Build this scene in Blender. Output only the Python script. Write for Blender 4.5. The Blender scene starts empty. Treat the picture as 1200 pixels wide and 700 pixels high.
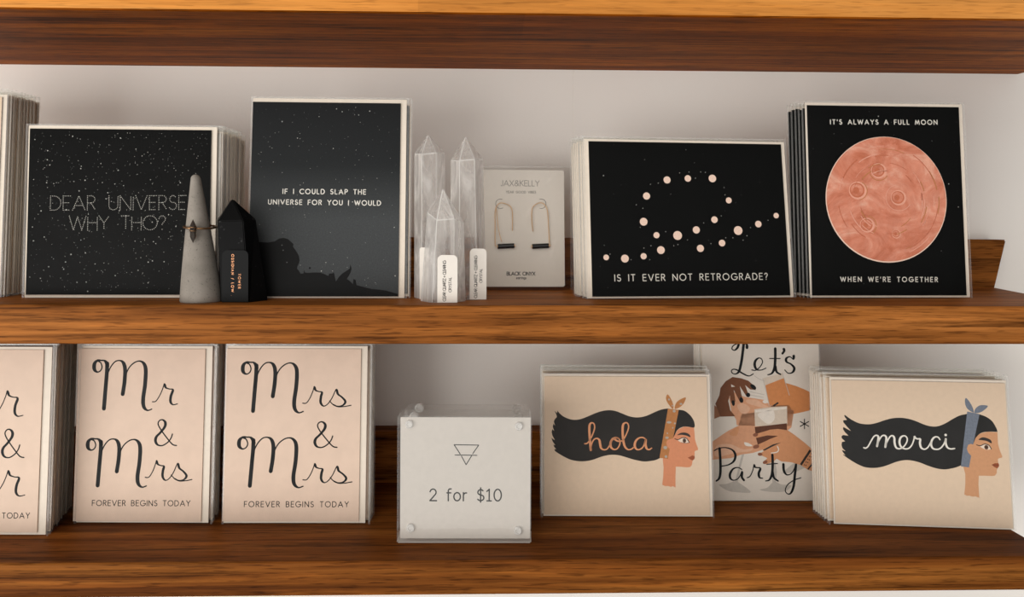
import bpy, bmesh, math, random
from math import sin, cos, pi, radians
from mathutils import Vector, Matrix, Euler
from mathutils.geometry import tessellate_polygon

SC = bpy.context.scene
COL = SC.collection
random.seed(7)

# ------------------------------------------------------------------ camera, light, exposure
D, F = 0.48, 860.0                 # distance to the shelf fronts, focal length in pixels of a 1200 px wide frame
YAW, ROLL, HORIZON = 1.43, -0.245, 265.0
cam_data = bpy.data.cameras.new('camera')
cam = bpy.data.objects.new('camera', cam_data)
COL.objects.link(cam)
SC.camera = cam
cam_data.sensor_width = 36.0
cam_data.lens = F / 1200.0 * 36.0
cam_data.shift_y = (HORIZON - 350.0) / 1200.0
cam_data.clip_start = 0.01
CAM_POS = Vector((0.0, -D, 0.0))
CAM_ROT = Matrix.Rotation(radians(-YAW), 3, 'Z') @ Matrix.Rotation(radians(90), 3, 'X') @ Matrix.Rotation(radians(-ROLL), 3, 'Z')
cam.location = CAM_POS
cam.rotation_euler = CAM_ROT.to_euler()

world = bpy.data.worlds.new('world')
SC.world = world
world.use_nodes = True
wt = world.node_tree; bg = wt.nodes['Background']          # a shop with its bright glass front behind the camera, dimmer to the right
tc = wt.nodes.new('ShaderNodeTexCoord'); dp = wt.nodes.new('ShaderNodeVectorMath'); dp.operation = 'DOT_PRODUCT'
dp.inputs[1].default_value = Vector((-0.36, -1.0, -0.04)).normalized()
wt.links.new(tc.outputs['Generated'], dp.inputs[0])
mr = wt.nodes.new('ShaderNodeMapRange'); mr.interpolation_type = 'SMOOTHSTEP'
for k, v in zip(('From Min', 'From Max', 'To Min', 'To Max'), (0.25, 0.98, 0.08, 1.32)): mr.inputs[k].default_value = v
wt.links.new(dp.outputs['Value'], mr.inputs['Value'])
sx = wt.nodes.new('ShaderNodeSeparateXYZ'); wt.links.new(tc.outputs['Generated'], sx.inputs[0])
ab = wt.nodes.new('ShaderNodeMath'); ab.operation = 'ABSOLUTE'; wt.links.new(sx.outputs['Z'], ab.inputs[0])
fo = wt.nodes.new('ShaderNodeMapRange'); wt.links.new(ab.outputs[0], fo.inputs['Value'])       # ceiling and floor are darker than the windows
for k, v in zip(('From Min', 'From Max', 'To Min', 'To Max'), (0.12, 0.80, 1.0, 0.35)): fo.inputs[k].default_value = v
ml = wt.nodes.new('ShaderNodeMath'); ml.operation = 'MULTIPLY'
wt.links.new(mr.outputs[0], ml.inputs[0]); wt.links.new(fo.outputs[0], ml.inputs[1]); wt.links.new(ml.outputs[0], bg.inputs[1])
bg.inputs[0].default_value = (1.0, 0.965, 0.925, 1)

def area(name, loc, target, sx, sy, power, color):
    l = bpy.data.lights.new(name, 'AREA')
    l.shape = 'RECTANGLE'; l.size = sx; l.size_y = sy; l.energy = power; l.color = color
    o = bpy.data.objects.new(name, l)
    COL.objects.link(o)
    o.location = loc
    o.rotation_euler = (Vector(target) - Vector(loc)).to_track_quat('-Z', 'Y').to_euler()
    return o
area('shop_window_light', (-1.05, -1.0, -0.30), (0.0, 0.15, 0.02), 1.3, 0.7, 11.0, (1.0, 0.97, 0.93))
area('ceiling_light', (-0.45, -1.1, 1.20), (-0.1, 0.0, 0.0), 1.0, 0.7, 5.0, (1.0, 0.92, 0.80))

SC.view_settings.view_transform = 'Standard'
SC.view_settings.look = 'None'
SC.view_settings.exposure = 0.15
SC.view_settings.gamma = 1.0
SC.view_settings.use_curve_mapping = False
SC.cycles.transparent_max_bounces = 32
SC.cycles.max_bounces = 12

# ------------------------------------------------------------------ measuring: a photo pixel becomes a ray of this camera
def ray(px, py):
    return CAM_ROT @ Vector(((px - 600.0) / F, (HORIZON - py) / F, -1.0))
def on_plane(px, py, z):
    r = ray(px, py); return CAM_POS + r * ((z - CAM_POS.z) / r.z)
def at_depth(px, py, y):
    r = ray(px, py); return CAM_POS + r * ((y - CAM_POS.y) / r.y)

# ------------------------------------------------------------------ materials
def lin(c):
    out = []
    for v in c:
        v /= 255.0
        out.append(v / 12.92 if v <= 0.04045 else ((v + 0.055) / 1.055) ** 2.4)
    return (out[0], out[1], out[2], 1.0)

class NT:
    def __init__(self, name):
        self.m = bpy.data.materials.new(name); self.m.use_nodes = True
        self.t = self.m.node_tree; self.t.nodes.clear()
        self.out = self.t.nodes.new('ShaderNodeOutputMaterial')
    def n(self, kind, **kw):
        nd = self.t.nodes.new(kind)
        for k, v in kw.items(): setattr(nd, k, v)
        return nd
    def l(self, a, b): self.t.links.new(a, b)
    def coord(self, scale, which='Object'):
        tc = self.n('ShaderNodeTexCoord'); mp = self.n('ShaderNodeMapping')
        mp.inputs['Scale'].default_value = scale
        self.l(tc.outputs[which], mp.inputs['Vector'])
        return mp
    def noise(self, vec, scale=1.0, detail=4.0, rough=0.55, dist=0.0):
        nz = self.n('ShaderNodeTexNoise')
        nz.inputs['Scale'].default_value = scale; nz.inputs['Detail'].default_value = detail
        nz.inputs['Roughness'].default_value = rough; nz.inputs['Distortion'].default_value = dist
        self.l(vec, nz.inputs['Vector']); return nz
    def ramp(self, fac, stops, interp='LINEAR'):
        r = self.n('ShaderNodeValToRGB'); r.color_ramp.interpolation = interp
        els = r.color_ramp.elements
        while len(els) < len(stops): els.new(0.5)
        for e, (p, c) in zip(els, stops):
            e.position = p; e.color = c
        self.l(fac, r.inputs['Fac']); return r
    def mix(self, a, b, fac, mode='MIX'):
        m = self.n('ShaderNodeMix', data_type='RGBA', blend_type=mode)
        for v, i in ((fac, 0), (a, 6), (b, 7)):
            if isinstance(v, (tuple, float, int)): m.inputs[i].default_value = v
            else: self.l(v, m.inputs[i])
        return m.outputs[2]
    def pr(self, color=None, rough=0.6, metallic=0.0, spec=0.5, coat=0.0):
        p = self.n('ShaderNodeBsdfPrincipled')
        if color is not None:
            if isinstance(color, tuple): p.inputs['Base Color'].default_value = color
            else: self.l(color, p.inputs['Base Color'])
        p.inputs['Roughness'].default_value = rough; p.inputs['Metallic'].default_value = metallic
        p.inputs['Specular IOR Level'].default_value = spec; p.inputs['Coat Weight'].default_value = coat
        self.l(p.outputs[0], self.out.inputs['Surface']); return p
    def bump(self, p, height, strength, distance):
        b = self.n('ShaderNodeBump'); b.inputs['Strength'].default_value = strength; b.inputs['Distance'].default_value = distance
        self.l(height, b.inputs['Height']); self.l(b.outputs[0], p.inputs['Normal'])

def paper(name, rgb, amount=0.06, rough=0.75, scale=260.0):
    t = NT(name); c = lin(rgb)
    nz = t.noise(t.coord((1, 1, 1)).outputs[0], scale, 5.0, 0.7)
    lo = tuple(v * (1 - amount) for v in c[:3]) + (1,); hi = tuple(min(1, v * (1 + amount)) for v in c[:3]) + (1,)
    r = t.ramp(nz.outputs[0], [(0.35, lo), (0.65, hi)])
    t.pr(r.outputs[0], rough, spec=0.3); return t.m
def plain(name, rgb, rough=0.5, metallic=0.0, spec=0.4):
    t = NT(name); t.pr(lin(rgb), rough, metallic, spec); return t.m

def wood(name, dark, mid, light, seed, grain=1.0, rough=0.5):
    t = NT(name)
    tc = t.n('ShaderNodeTexCoord'); mp = t.n('ShaderNodeMapping')
    mp.inputs['Location'].default_value = (seed * 3.1, seed * 1.7, seed * 0.9)
    t.l(tc.outputs['Object'], mp.inputs['Vector'])
    def sc(v):
        m = t.n('ShaderNodeMapping'); m.inputs['Scale'].default_value = v; t.l(mp.outputs[0], m.inputs['Vector']); return m.outputs[0]
    broad = t.noise(sc((1.6, 30, 42)), 1.0, 4.0, 0.6, 1.2)
    fine = t.noise(sc((5, 130, 190)), 1.0, 7.0, 0.72, 0.9)
    pores = t.noise(sc((40, 700, 800)), 1.0, 2.0, 0.6)
    a = t.ramp(broad.outputs[0], [(0.30, lin(dark)), (0.48, lin(mid)), (0.68, lin(light))])
    b = t.ramp(fine.outputs[0], [(0.36, (0.20, 0.16, 0.12, 1)), (0.46, (0.80, 0.77, 0.74, 1)), (0.55, (1.08, 1.06, 1.03, 1)), (0.68, (1.60, 1.50, 1.34, 1))])
    c = t.ramp(pores.outputs[0], [(0.36, (0.25, 0.2, 0.16, 1)), (0.45, (1.05, 1.05, 1.05, 1))])
    x = t.mix(a.outputs[0], b.outputs[0], 0.85 * grain, 'MULTIPLY')
    x = t.mix(x, c.outputs[0], 0.7 * grain, 'MULTIPLY')
    # staves glued side by side: each with a tone of its own
    br = t.n('ShaderNodeTexBrick'); br.offset = 0.37
    br.inputs['Scale'].default_value = 1.0; br.inputs['Brick Width'].default_value = 0.61; br.inputs['Row Height'].default_value = 0.058
    br.inputs['Mortar Size'].default_value = 0.0; br.inputs['Bias'].default_value = 0.0
    br.inputs['Color1'].default_value = (0.80, 0.78, 0.76, 1); br.inputs['Color2'].default_value = (1.12, 1.10, 1.08, 1)
    t.l(mp.outputs[0], br.inputs['Vector'])
    x = t.mix(x, br.outputs['Color'], 0.8, 'MULTIPLY')
    p = t.pr(x, rough, spec=0.04)
    t.bump(p, fine.outputs[0], 0.25, 0.0006)
    return t.m

W_TOP = wood('lit_honey_wood', (178, 110, 46), (212, 142, 68), (226, 158, 84), 1.0, 0.45)  # light on the front edge is put into the paler wood colour
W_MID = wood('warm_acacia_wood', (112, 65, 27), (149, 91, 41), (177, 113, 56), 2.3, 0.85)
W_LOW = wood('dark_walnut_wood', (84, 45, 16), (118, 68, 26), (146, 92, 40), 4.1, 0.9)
W_UNDER = wood('shaded_underside_wood', (100, 48, 6), (140, 73, 12), (168, 95, 22), 5.7, 1.0)  # darker copy of the top shelf's wood, underside shade painted in
W_RAIL = wood('reddish_walnut_wood', (88, 50, 20), (124, 74, 30), (150, 94, 42), 7.9, 1.0)

def wall_mat():
    t = NT('white_wall_paint')
    nz = t.noise(t.coord((1, 1, 1)).outputs[0], 420.0, 3.0, 0.6)
    big = t.noise(t.coord((1, 1, 1)).outputs[0], 6.0, 3.0, 0.5)
    r = t.ramp(big.outputs[0], [(0.3, lin((245, 240, 234))), (0.7, lin((248, 244, 238)))])
    p = t.pr(r.outputs[0], 0.8, spec=0.2); t.bump(p, nz.outputs[0], 0.12, 0.0008); return t.m
M_WALL = wall_mat()

def sleeve_mat(name, frost, rough, gloss=0.5):
    t = NT(name)
    tr = t.n('ShaderNodeBsdfTransparent'); tr.inputs[0].default_value = (0.985, 0.985, 0.98, 1)
    gl = t.n('ShaderNodeBsdfGlossy'); gl.inputs['Roughness'].default_value = rough
    df = t.n('ShaderNodeBsdfDiffuse'); df.inputs[0].default_value = (0.85, 0.84, 0.82, 1)
    nz = t.noise(t.coord((14, 14, 9)).outputs[0], 1.0, 2.0, 0.5, 0.8)
    bp = t.n('ShaderNodeBump'); bp.inputs['Strength'].default_value = 0.35; bp.inputs['Distance'].default_value = 0.004
    t.l(nz.outputs[0], bp.inputs['Height']); t.l(bp.outputs[0], gl.inputs['Normal'])
    fr = t.n('ShaderNodeLayerWeight'); fr.inputs[0].default_value = 0.5; t.l(bp.outputs[0], fr.inputs['Normal'])
    pw = t.n('ShaderNodeMath', operation='POWER'); pw.inputs[1].default_value = 5.0; t.l(fr.outputs['Facing'], pw.inputs[0])
    sk = t.n('ShaderNodeMath', operation='MULTIPLY_ADD'); sk.inputs[1].default_value = 0.90; sk.inputs[2].default_value = 0.045; t.l(pw.outputs[0], sk.inputs[0])
    m1 = t.n('ShaderNodeMixShader'); m2 = t.n('ShaderNodeMixShader'); m1.inputs[0].default_value = frost
    t.l(tr.outputs[0], m1.inputs[1]); t.l(df.outputs[0], m1.inputs[2])
    mu = t.n('ShaderNodeMath', operation='MULTIPLY'); mu.inputs[1].default_value = gloss; t.l(sk.outputs[0], mu.inputs[0])
    t.l(mu.outputs[0], m2.inputs[0]); t.l(m1.outputs[0], m2.inputs[1]); t.l(gl.outputs[0], m2.inputs[2])
    t.l(m2.outputs[0], t.out.inputs['Surface']); return t.m
M_SLEEVE = sleeve_mat('clear_plastic_film', 0.002, 0.30, 0.09)
M_SEAM = sleeve_mat('welded_plastic_seam', 0.12, 0.16, 0.8)
M_ACRYL = sleeve_mat('clear_acrylic', 0.045, 0.03, 1.0)
M_ACRYL_EDGE = sleeve_mat('acrylic_edge_glint', 0.62, 0.08, 1.0)  # bright edge lines painted in as pale diffuse

M_ACRYL_BASE = sleeve_mat('paper_reflection_base', 0.95, 0.2, 1.0)  # pale diffuse standing in for the paper refracted at the foot

M_WHITE = paper('white_paper', (200, 194, 187), 0.03)
M_ENV = paper('ivory_envelope_paper', (228, 217, 203), 0.03)
M_ENV_EDGE = paper('kraft_edge_paper', (196, 178, 158), 0.10)
M_CREAM = paper('cream_paper', (218, 195, 171), 0.03)
M_BLUSH = paper('blush_paper', (218, 194, 176), 0.04, scale=60.0)
M_BLACK = plain('black_printed_paper', (7, 8, 8), 0.7, spec=0.03)
M_JET = plain('jet_black_print', (12, 13, 14), 0.7, spec=0.1)
M_INK = plain('black_ink', (22, 24, 26), 0.7, spec=0.15)
M_STAR = plain('white_star_print', (176, 176, 172), 0.6)
M_STAR_DIM = plain('grey_star_print', (92, 94, 94), 0.6)
M_WTEXT = plain('white_ink', (226, 222, 214), 0.6)
M_DOTTEXT = plain('pale_dotted_ink', (190, 188, 182), 0.6)
M_PINK = paper('pale_pink_print', (232, 203, 186), 0.06, scale=900.0)
M_SILVER = plain('pale_silver_foil', (158, 153, 147), 0.45, 0.2)
M_PCARD = paper('pearl_grey_card', (232, 226, 218), 0.02)
M_GOLD = plain('rose_gold_wire', (222, 186, 146), 0.3, 0.85)
M_ONYX = plain('black_onyx', (22, 23, 25), 0.25)
M_BRONZE = plain('bronze_ring_metal', (150, 116, 84), 0.3, 0.9)

def sky_print():
    t = NT('night_sky_print')
    tc = t.n('ShaderNodeTexCoord'); sp = t.n('ShaderNodeSeparateXYZ'); t.l(tc.outputs['Object'], sp.inputs[0])
    r = t.ramp(sp.outputs['Z'], [(0.0, lin((62, 65, 67))), (0.055, lin((64, 67, 69))), (0.095, lin((30, 33, 35))), (0.14, lin((20, 22, 24)))])
    nz = t.noise(t.coord((1, 1, 1)).outputs[0], 900.0, 2.0, 0.7)
    r2 = t.ramp(nz.outputs[0], [(0.3, (0.86, 0.86, 0.86, 1)), (0.7, (1.12, 1.12, 1.12, 1))])
    t.pr(t.mix(r.outputs[0], r2.outputs[0], 1.0, 'MULTIPLY'), 0.7, spec=0.1); return t.m
M_SKY = sky_print()

def moon_print():
    t = NT('coral_brushed_print')
    a = t.noise(t.coord((26, 26, 40)).outputs[0], 1.0, 6.0, 0.65, 1.6)
    b = t.noise(t.coord((120, 120, 90)).outputs[0], 1.0, 4.0, 0.6, 0.8)
    r = t.ramp(a.outputs[0], [(0.32, lin((184, 104, 76))), (0.45, lin((204, 126, 100))), (0.55, lin((214, 142, 118))), (0.66, lin((226, 170, 148)))])
    r2 = t.ramp(b.outputs[0], [(0.3, (0.9, 0.86, 0.84, 1)), (0.65, (1.06, 1.05, 1.04, 1))])
    t.pr(t.mix(r.outputs[0], r2.outputs[0], 1.0, 'MULTIPLY'), 0.65, spec=0.3); return t.m
M_MOON = moon_print()

def concrete():
    t = NT('speckled_concrete')
    a = t.noise(t.coord((1, 1, 1)).outputs[0], 60.0, 5.0, 0.6)
    b = t.noise(t.coord((1, 1, 1)).outputs[0], 900.0, 2.0, 0.6)
    r = t.ramp(a.outputs[0], [(0.3, lin((128, 122, 114))), (0.7, lin((150, 143, 135)))])
    r2 = t.ramp(b.outputs[0], [(0.30, (0.45, 0.45, 0.45, 1)), (0.38, (1, 1, 1, 1))])
    p = t.pr(t.mix(r.outputs[0], r2.outputs[0], 0.8, 'MULTIPLY'), 0.85, spec=0.2); t.bump(p, b.outputs[0], 0.2, 0.0004); return t.m
M_CONC = concrete()

def quartz(name, veil, tint, clear):
    t = NT(name)
    g = t.n('ShaderNodeBsdfGlass'); g.inputs['IOR'].default_value = 1.35; g.inputs['Roughness'].default_value = 0.02; g.inputs[0].default_value = tint
    tr = t.n('ShaderNodeBsdfTransparent'); tr.inputs[0].default_value = tint
    gl = t.n('ShaderNodeBsdfGlossy'); gl.inputs['Roughness'].default_value = 0.08
    df = t.n('ShaderNodeBsdfDiffuse'); df.inputs[0].default_value = (0.97, 0.955, 0.93, 1)
    tl = t.n('ShaderNodeBsdfTranslucent'); tl.inputs[0].default_value = (0.97, 0.955, 0.94, 1)
    ad = t.n('ShaderNodeMixShader'); ad.inputs[0].default_value = 0.45; t.l(df.outputs[0], ad.inputs[1]); t.l(tl.outputs[0], ad.inputs[2])
    m1 = t.n('ShaderNodeMixShader'); m1.inputs[0].default_value = clear; t.l(g.outputs[0], m1.inputs[1]); t.l(tr.outputs[0], m1.inputs[2])
    nz = t.noise(t.coord((60, 60, 16)).outputs[0], 1.0, 5.0, 0.6, 1.2)
    r = t.ramp(nz.outputs[0], [(0.38, (veil * 0.45,) * 3 + (1,)), (0.52, (veil * 0.9,) * 3 + (1,)), (0.64, (min(1, veil * 1.9),) * 3 + (1,))])
    m2 = t.n('ShaderNodeMixShader'); t.l(r.outputs[0], m2.inputs[0]); t.l(m1.outputs[0], m2.inputs[1]); t.l(ad.outputs[0], m2.inputs[2])
    lw = t.n('ShaderNodeLayerWeight'); lw.inputs[0].default_value = 0.35
    mu = t.n('ShaderNodeMath', operation='MULTIPLY'); mu.inputs[1].default_value = 0.22; t.l(lw.outputs['Facing'], mu.inputs[0])
    m3 = t.n('ShaderNodeMixShader'); t.l(mu.outputs[0], m3.inputs[0]); t.l(m2.outputs[0], m3.inputs[1]); t.l(gl.outputs[0], m3.inputs[2])
    t.l(m3.outputs[0], t.out.inputs['Surface']); return t.m
M_QUARTZ = quartz('clear_quartz', 0.30, (0.99, 0.985, 0.98, 1), 0.86)
M_QUARTZ_CLOUDY = quartz('milky_quartz', 0.36, (0.99, 0.985, 0.98, 1), 0.86)
M_QUARTZ_BRIGHT = quartz('quartz_facet_glint', 0.66, (0.99, 0.985, 0.975, 1), 0.9)  # stronger white veil paints reflections onto the brighter facets
M_QUARTZ_EDGE = sleeve_mat('quartz_edge_glint', 0.5, 0.1, 1.0)  # edge highlights painted as pale diffuse along the bevels
M_SMOKY = quartz('smoky_quartz', 0.03, (0.30, 0.25, 0.21, 1), 0.3)

def obsidian():
    t = NT('black_obsidian')
    nz = t.noise(t.coord((1, 1, 1)).outputs[0], 330.0, 3.0, 0.6)
    r = t.ramp(nz.outputs[0], [(0.66, lin((10, 10, 11))), (0.74, lin((60, 60, 60)))])
    t.pr(r.outputs[0], 0.3, spec=0.06); return t.m
M_OBS = obsidian()
M_TAGBLACK = plain('matte_black_tag', (18, 19, 20), 0.7, spec=0.2)
M_COPPER = plain('copper_foil', (206, 146, 104), 0.35, 0.5)
M_TAGWHITE = paper('white_tag_paper', (232, 226, 218), 0.02)
M_PIN = sleeve_mat('clear_pin', 0.42, 0.1, 1.0)

# ------------------------------------------------------------------ object helpers
def link(o, parent=None):
    COL.objects.link(o)
    if parent is not None: o.parent = parent
    return o
def tag(o, label, cat, group=None):
    o['label'] = label; o['category'] = cat
    if group: o['group'] = group
    return o
def empty(name, matrix, label, cat, group=None):
    o = bpy.data.objects.new(name, None); o.empty_display_size = 0.01
    COL.objects.link(o)
    o.location = matrix.to_translation(); o.rotation_euler = matrix.to_euler()
    return tag(o, label, cat, group)
def build(name, bm, mats, parent=None, smooth=False, recalc=True):
    if recalc: bmesh.ops.recalc_face_normals(bm, faces=bm.faces)
    me = bpy.data.meshes.new(name); bm.to_mesh(me); bm.free()
    for m in (mats if isinstance(mats, (list, tuple)) else [mats]): me.materials.append(m)
    if smooth:
        for p in me.polygons: p.use_smooth = True
    return link(bpy.data.objects.new(name, me), parent)
def copy_tree(o, parent=None):
    c = o.copy(); COL.objects.link(c); c.parent = parent
    for ch in list(o.children): copy_tree(ch, c)
    return c
def box(bm, x0, x1, y0, y1, z0, z1, mi=0):
    v = [bm.verts.new(p) for p in ((x0, y0, z0), (x1, y0, z0), (x1, y1, z0), (x0, y1, z0), (x0, y0, z1), (x1, y0, z1), (x1, y1, z1), (x0, y1, z1))]
    fs = []
    for q in ((0, 3, 2, 1), (4, 5, 6, 7), (0, 1, 5, 4), (1, 2, 6, 5), (2, 3, 7, 6), (3, 0, 4, 7)):
        f = bm.faces.new([v[i] for i in q]); f.material_index = mi; fs.append(f)
    return v, fs
def prism(bm, outline, z0, z1, mi=0):
    a = [bm.verts.new((x, y, z0)) for x, y in outline]; b = [bm.verts.new((x, y, z1)) for x, y in outline]
    n = len(outline)
    bm.faces.new(a[::-1]).material_index = mi; bm.faces.new(b).material_index = mi
    for i in range(n):
        j = (i + 1) % n; bm.faces.new((a[i], a[j], b[j], b[i])).material_index = mi
    return a, b
def tube(bm, pts, r, seg=10, mi=0):
    pts = [Vector(p) for p in pts]; rings = []
    for i, p in enumerate(pts):
        t = (pts[min(i + 1, len(pts) - 1)] - pts[max(i - 1, 0)]).normalized()
        a = t.cross(Vector((0.13, 0.9, 0.41))).normalized(); b = t.cross(a)
        rings.append([bm.verts.new(p + (a * cos(2 * pi * k / seg) + b * sin(2 * pi * k / seg)) * r) for k in range(seg)])
    for s, e in zip(rings, rings[1:]):
        for k in range(seg): bm.faces.new((s[k], s[(k + 1) % seg], e[(k + 1) % seg], e[k])).material_index = mi
    bm.faces.new(rings[0][::-1]).material_index = mi; bm.faces.new(rings[-1]).material_index = mi
def catmull(pts, sub=8, closed=False):
    n = len(pts); out = []
    if n < 3 and not closed: return [tuple(p) for p in pts]
    for i in range(n if closed else n - 1):
        if closed: p0, p1, p2, p3 = (pts[(i + k) % n] for k in (-1, 0, 1, 2))
        else: p0, p1, p2, p3 = pts[max(i - 1, 0)], pts[i], pts[i + 1], pts[min(i + 2, n - 1)]
        for s in range(sub):
            t = s / sub; t2 = t * t; t3 = t2 * t
            out.append(tuple(0.5 * (2 * b + (c - a) * t + (2 * a - 5 * b + 4 * c - d) * t2 + (3 * b - a - 3 * c + d) * t3) for a, b, c, d in zip(p0, p1, p2, p3)))
    if not closed: out.append(tuple(pts[-1]))
    return out

# ------------------------------------------------------------------ printed marks: flat ink shapes lying on a sheet (local x right, z up, -y out of the paper)
class Ink:
    def __init__(self): self.layer = 0; self.sets = {}; self.order = []
    def into(self, name, mat):
        if name not in self.sets:
            self.sets[name] = (bmesh.new(), []); self.order.append(name)
        bm, mats = self.sets[name]
        if mat not in mats: mats.append(mat)
        return bm, mats.index(mat)
    def up(self): self.layer += 1
    def y(self): return -0.00003 - 0.000010 * self.layer
    def poly(self, name, mat, pts):
        bm, mi = self.into(name, mat); y = self.y()
        vs = [bm.verts.new((x, y, z)) for x, z in pts]
        for t in tessellate_polygon([[Vector((x, z, 0)) for x, z in pts]]):
            try: bm.faces.new([vs[i] for i in t]).material_index = mi
            except ValueError: pass
    def disc(self, name, mat, x, z, rx, rz=None, n=20, rot=0.0):
        rz = rz or rx
        self.poly(name, mat, [(x + rx * cos(a) * cos(rot) - rz * sin(a) * sin(rot), z + rx * cos(a) * sin(rot) + rz * sin(a) * cos(rot)) for a in (2 * pi * k / n for k in range(n))])
    def stroke(self, name, mat, pts, w, thick=None, caps=True):
        """a pen line; with thick set the down strokes swell to it"""
        bm, mi = self.into(name, mat); y = self.y()
        pts = [p for i, p in enumerate(pts) if i == 0 or (Vector(p) - Vector(pts[i - 1])).length > 1e-7]
        L = R = None; prev = None; n = len(pts)
        ws = []
        for i in range(n):
            a, b = pts[max(i - 1, 0)], pts[min(i + 1, n - 1)]
            d = Vector((b[0] - a[0], b[1] - a[1])).normalized()
            ws.append((w + (thick - w) * max(0.0, -d.y) ** 1.6) if thick else w)
        if thick: ws = [sum(ws[max(0, i - 3):i + 4]) / len(ws[max(0, i - 3):i + 4]) for i in range(n)]
        for i in range(n):
            a, b = pts[max(i - 1, 0)], pts[min(i + 1, n - 1)]
            d = Vector((b[0] - a[0], b[1] - a[1])).normalized(); nx, nz = -d.y * ws[i] / 2, d.x * ws[i] / 2
            cur = (bm.verts.new((pts[i][0] + nx, y, pts[i][1] + nz)), bm.verts.new((pts[i][0] - nx, y, pts[i][1] - nz)))
            if prev: bm.faces.new((prev[0], prev[1], cur[1], cur[0])).material_index = mi
            prev = cur
        if caps:
            for i in (0, n - 1): self.disc(name, mat, pts[i][0], pts[i][1], ws[i] / 2, n=10)
    def finish(self, parent, labels={}):
        for name in self.order:
            bm, mats = self.sets[name]
            for f in bm.faces:
                f.normal_update()
                if f.normal.y > 0: f.normal_flip()
            name = name.split('|')[0]
            o = build(name, bm, mats, parent, recalc=False)
            if name in labels: o['label'] = labels[name]

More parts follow.
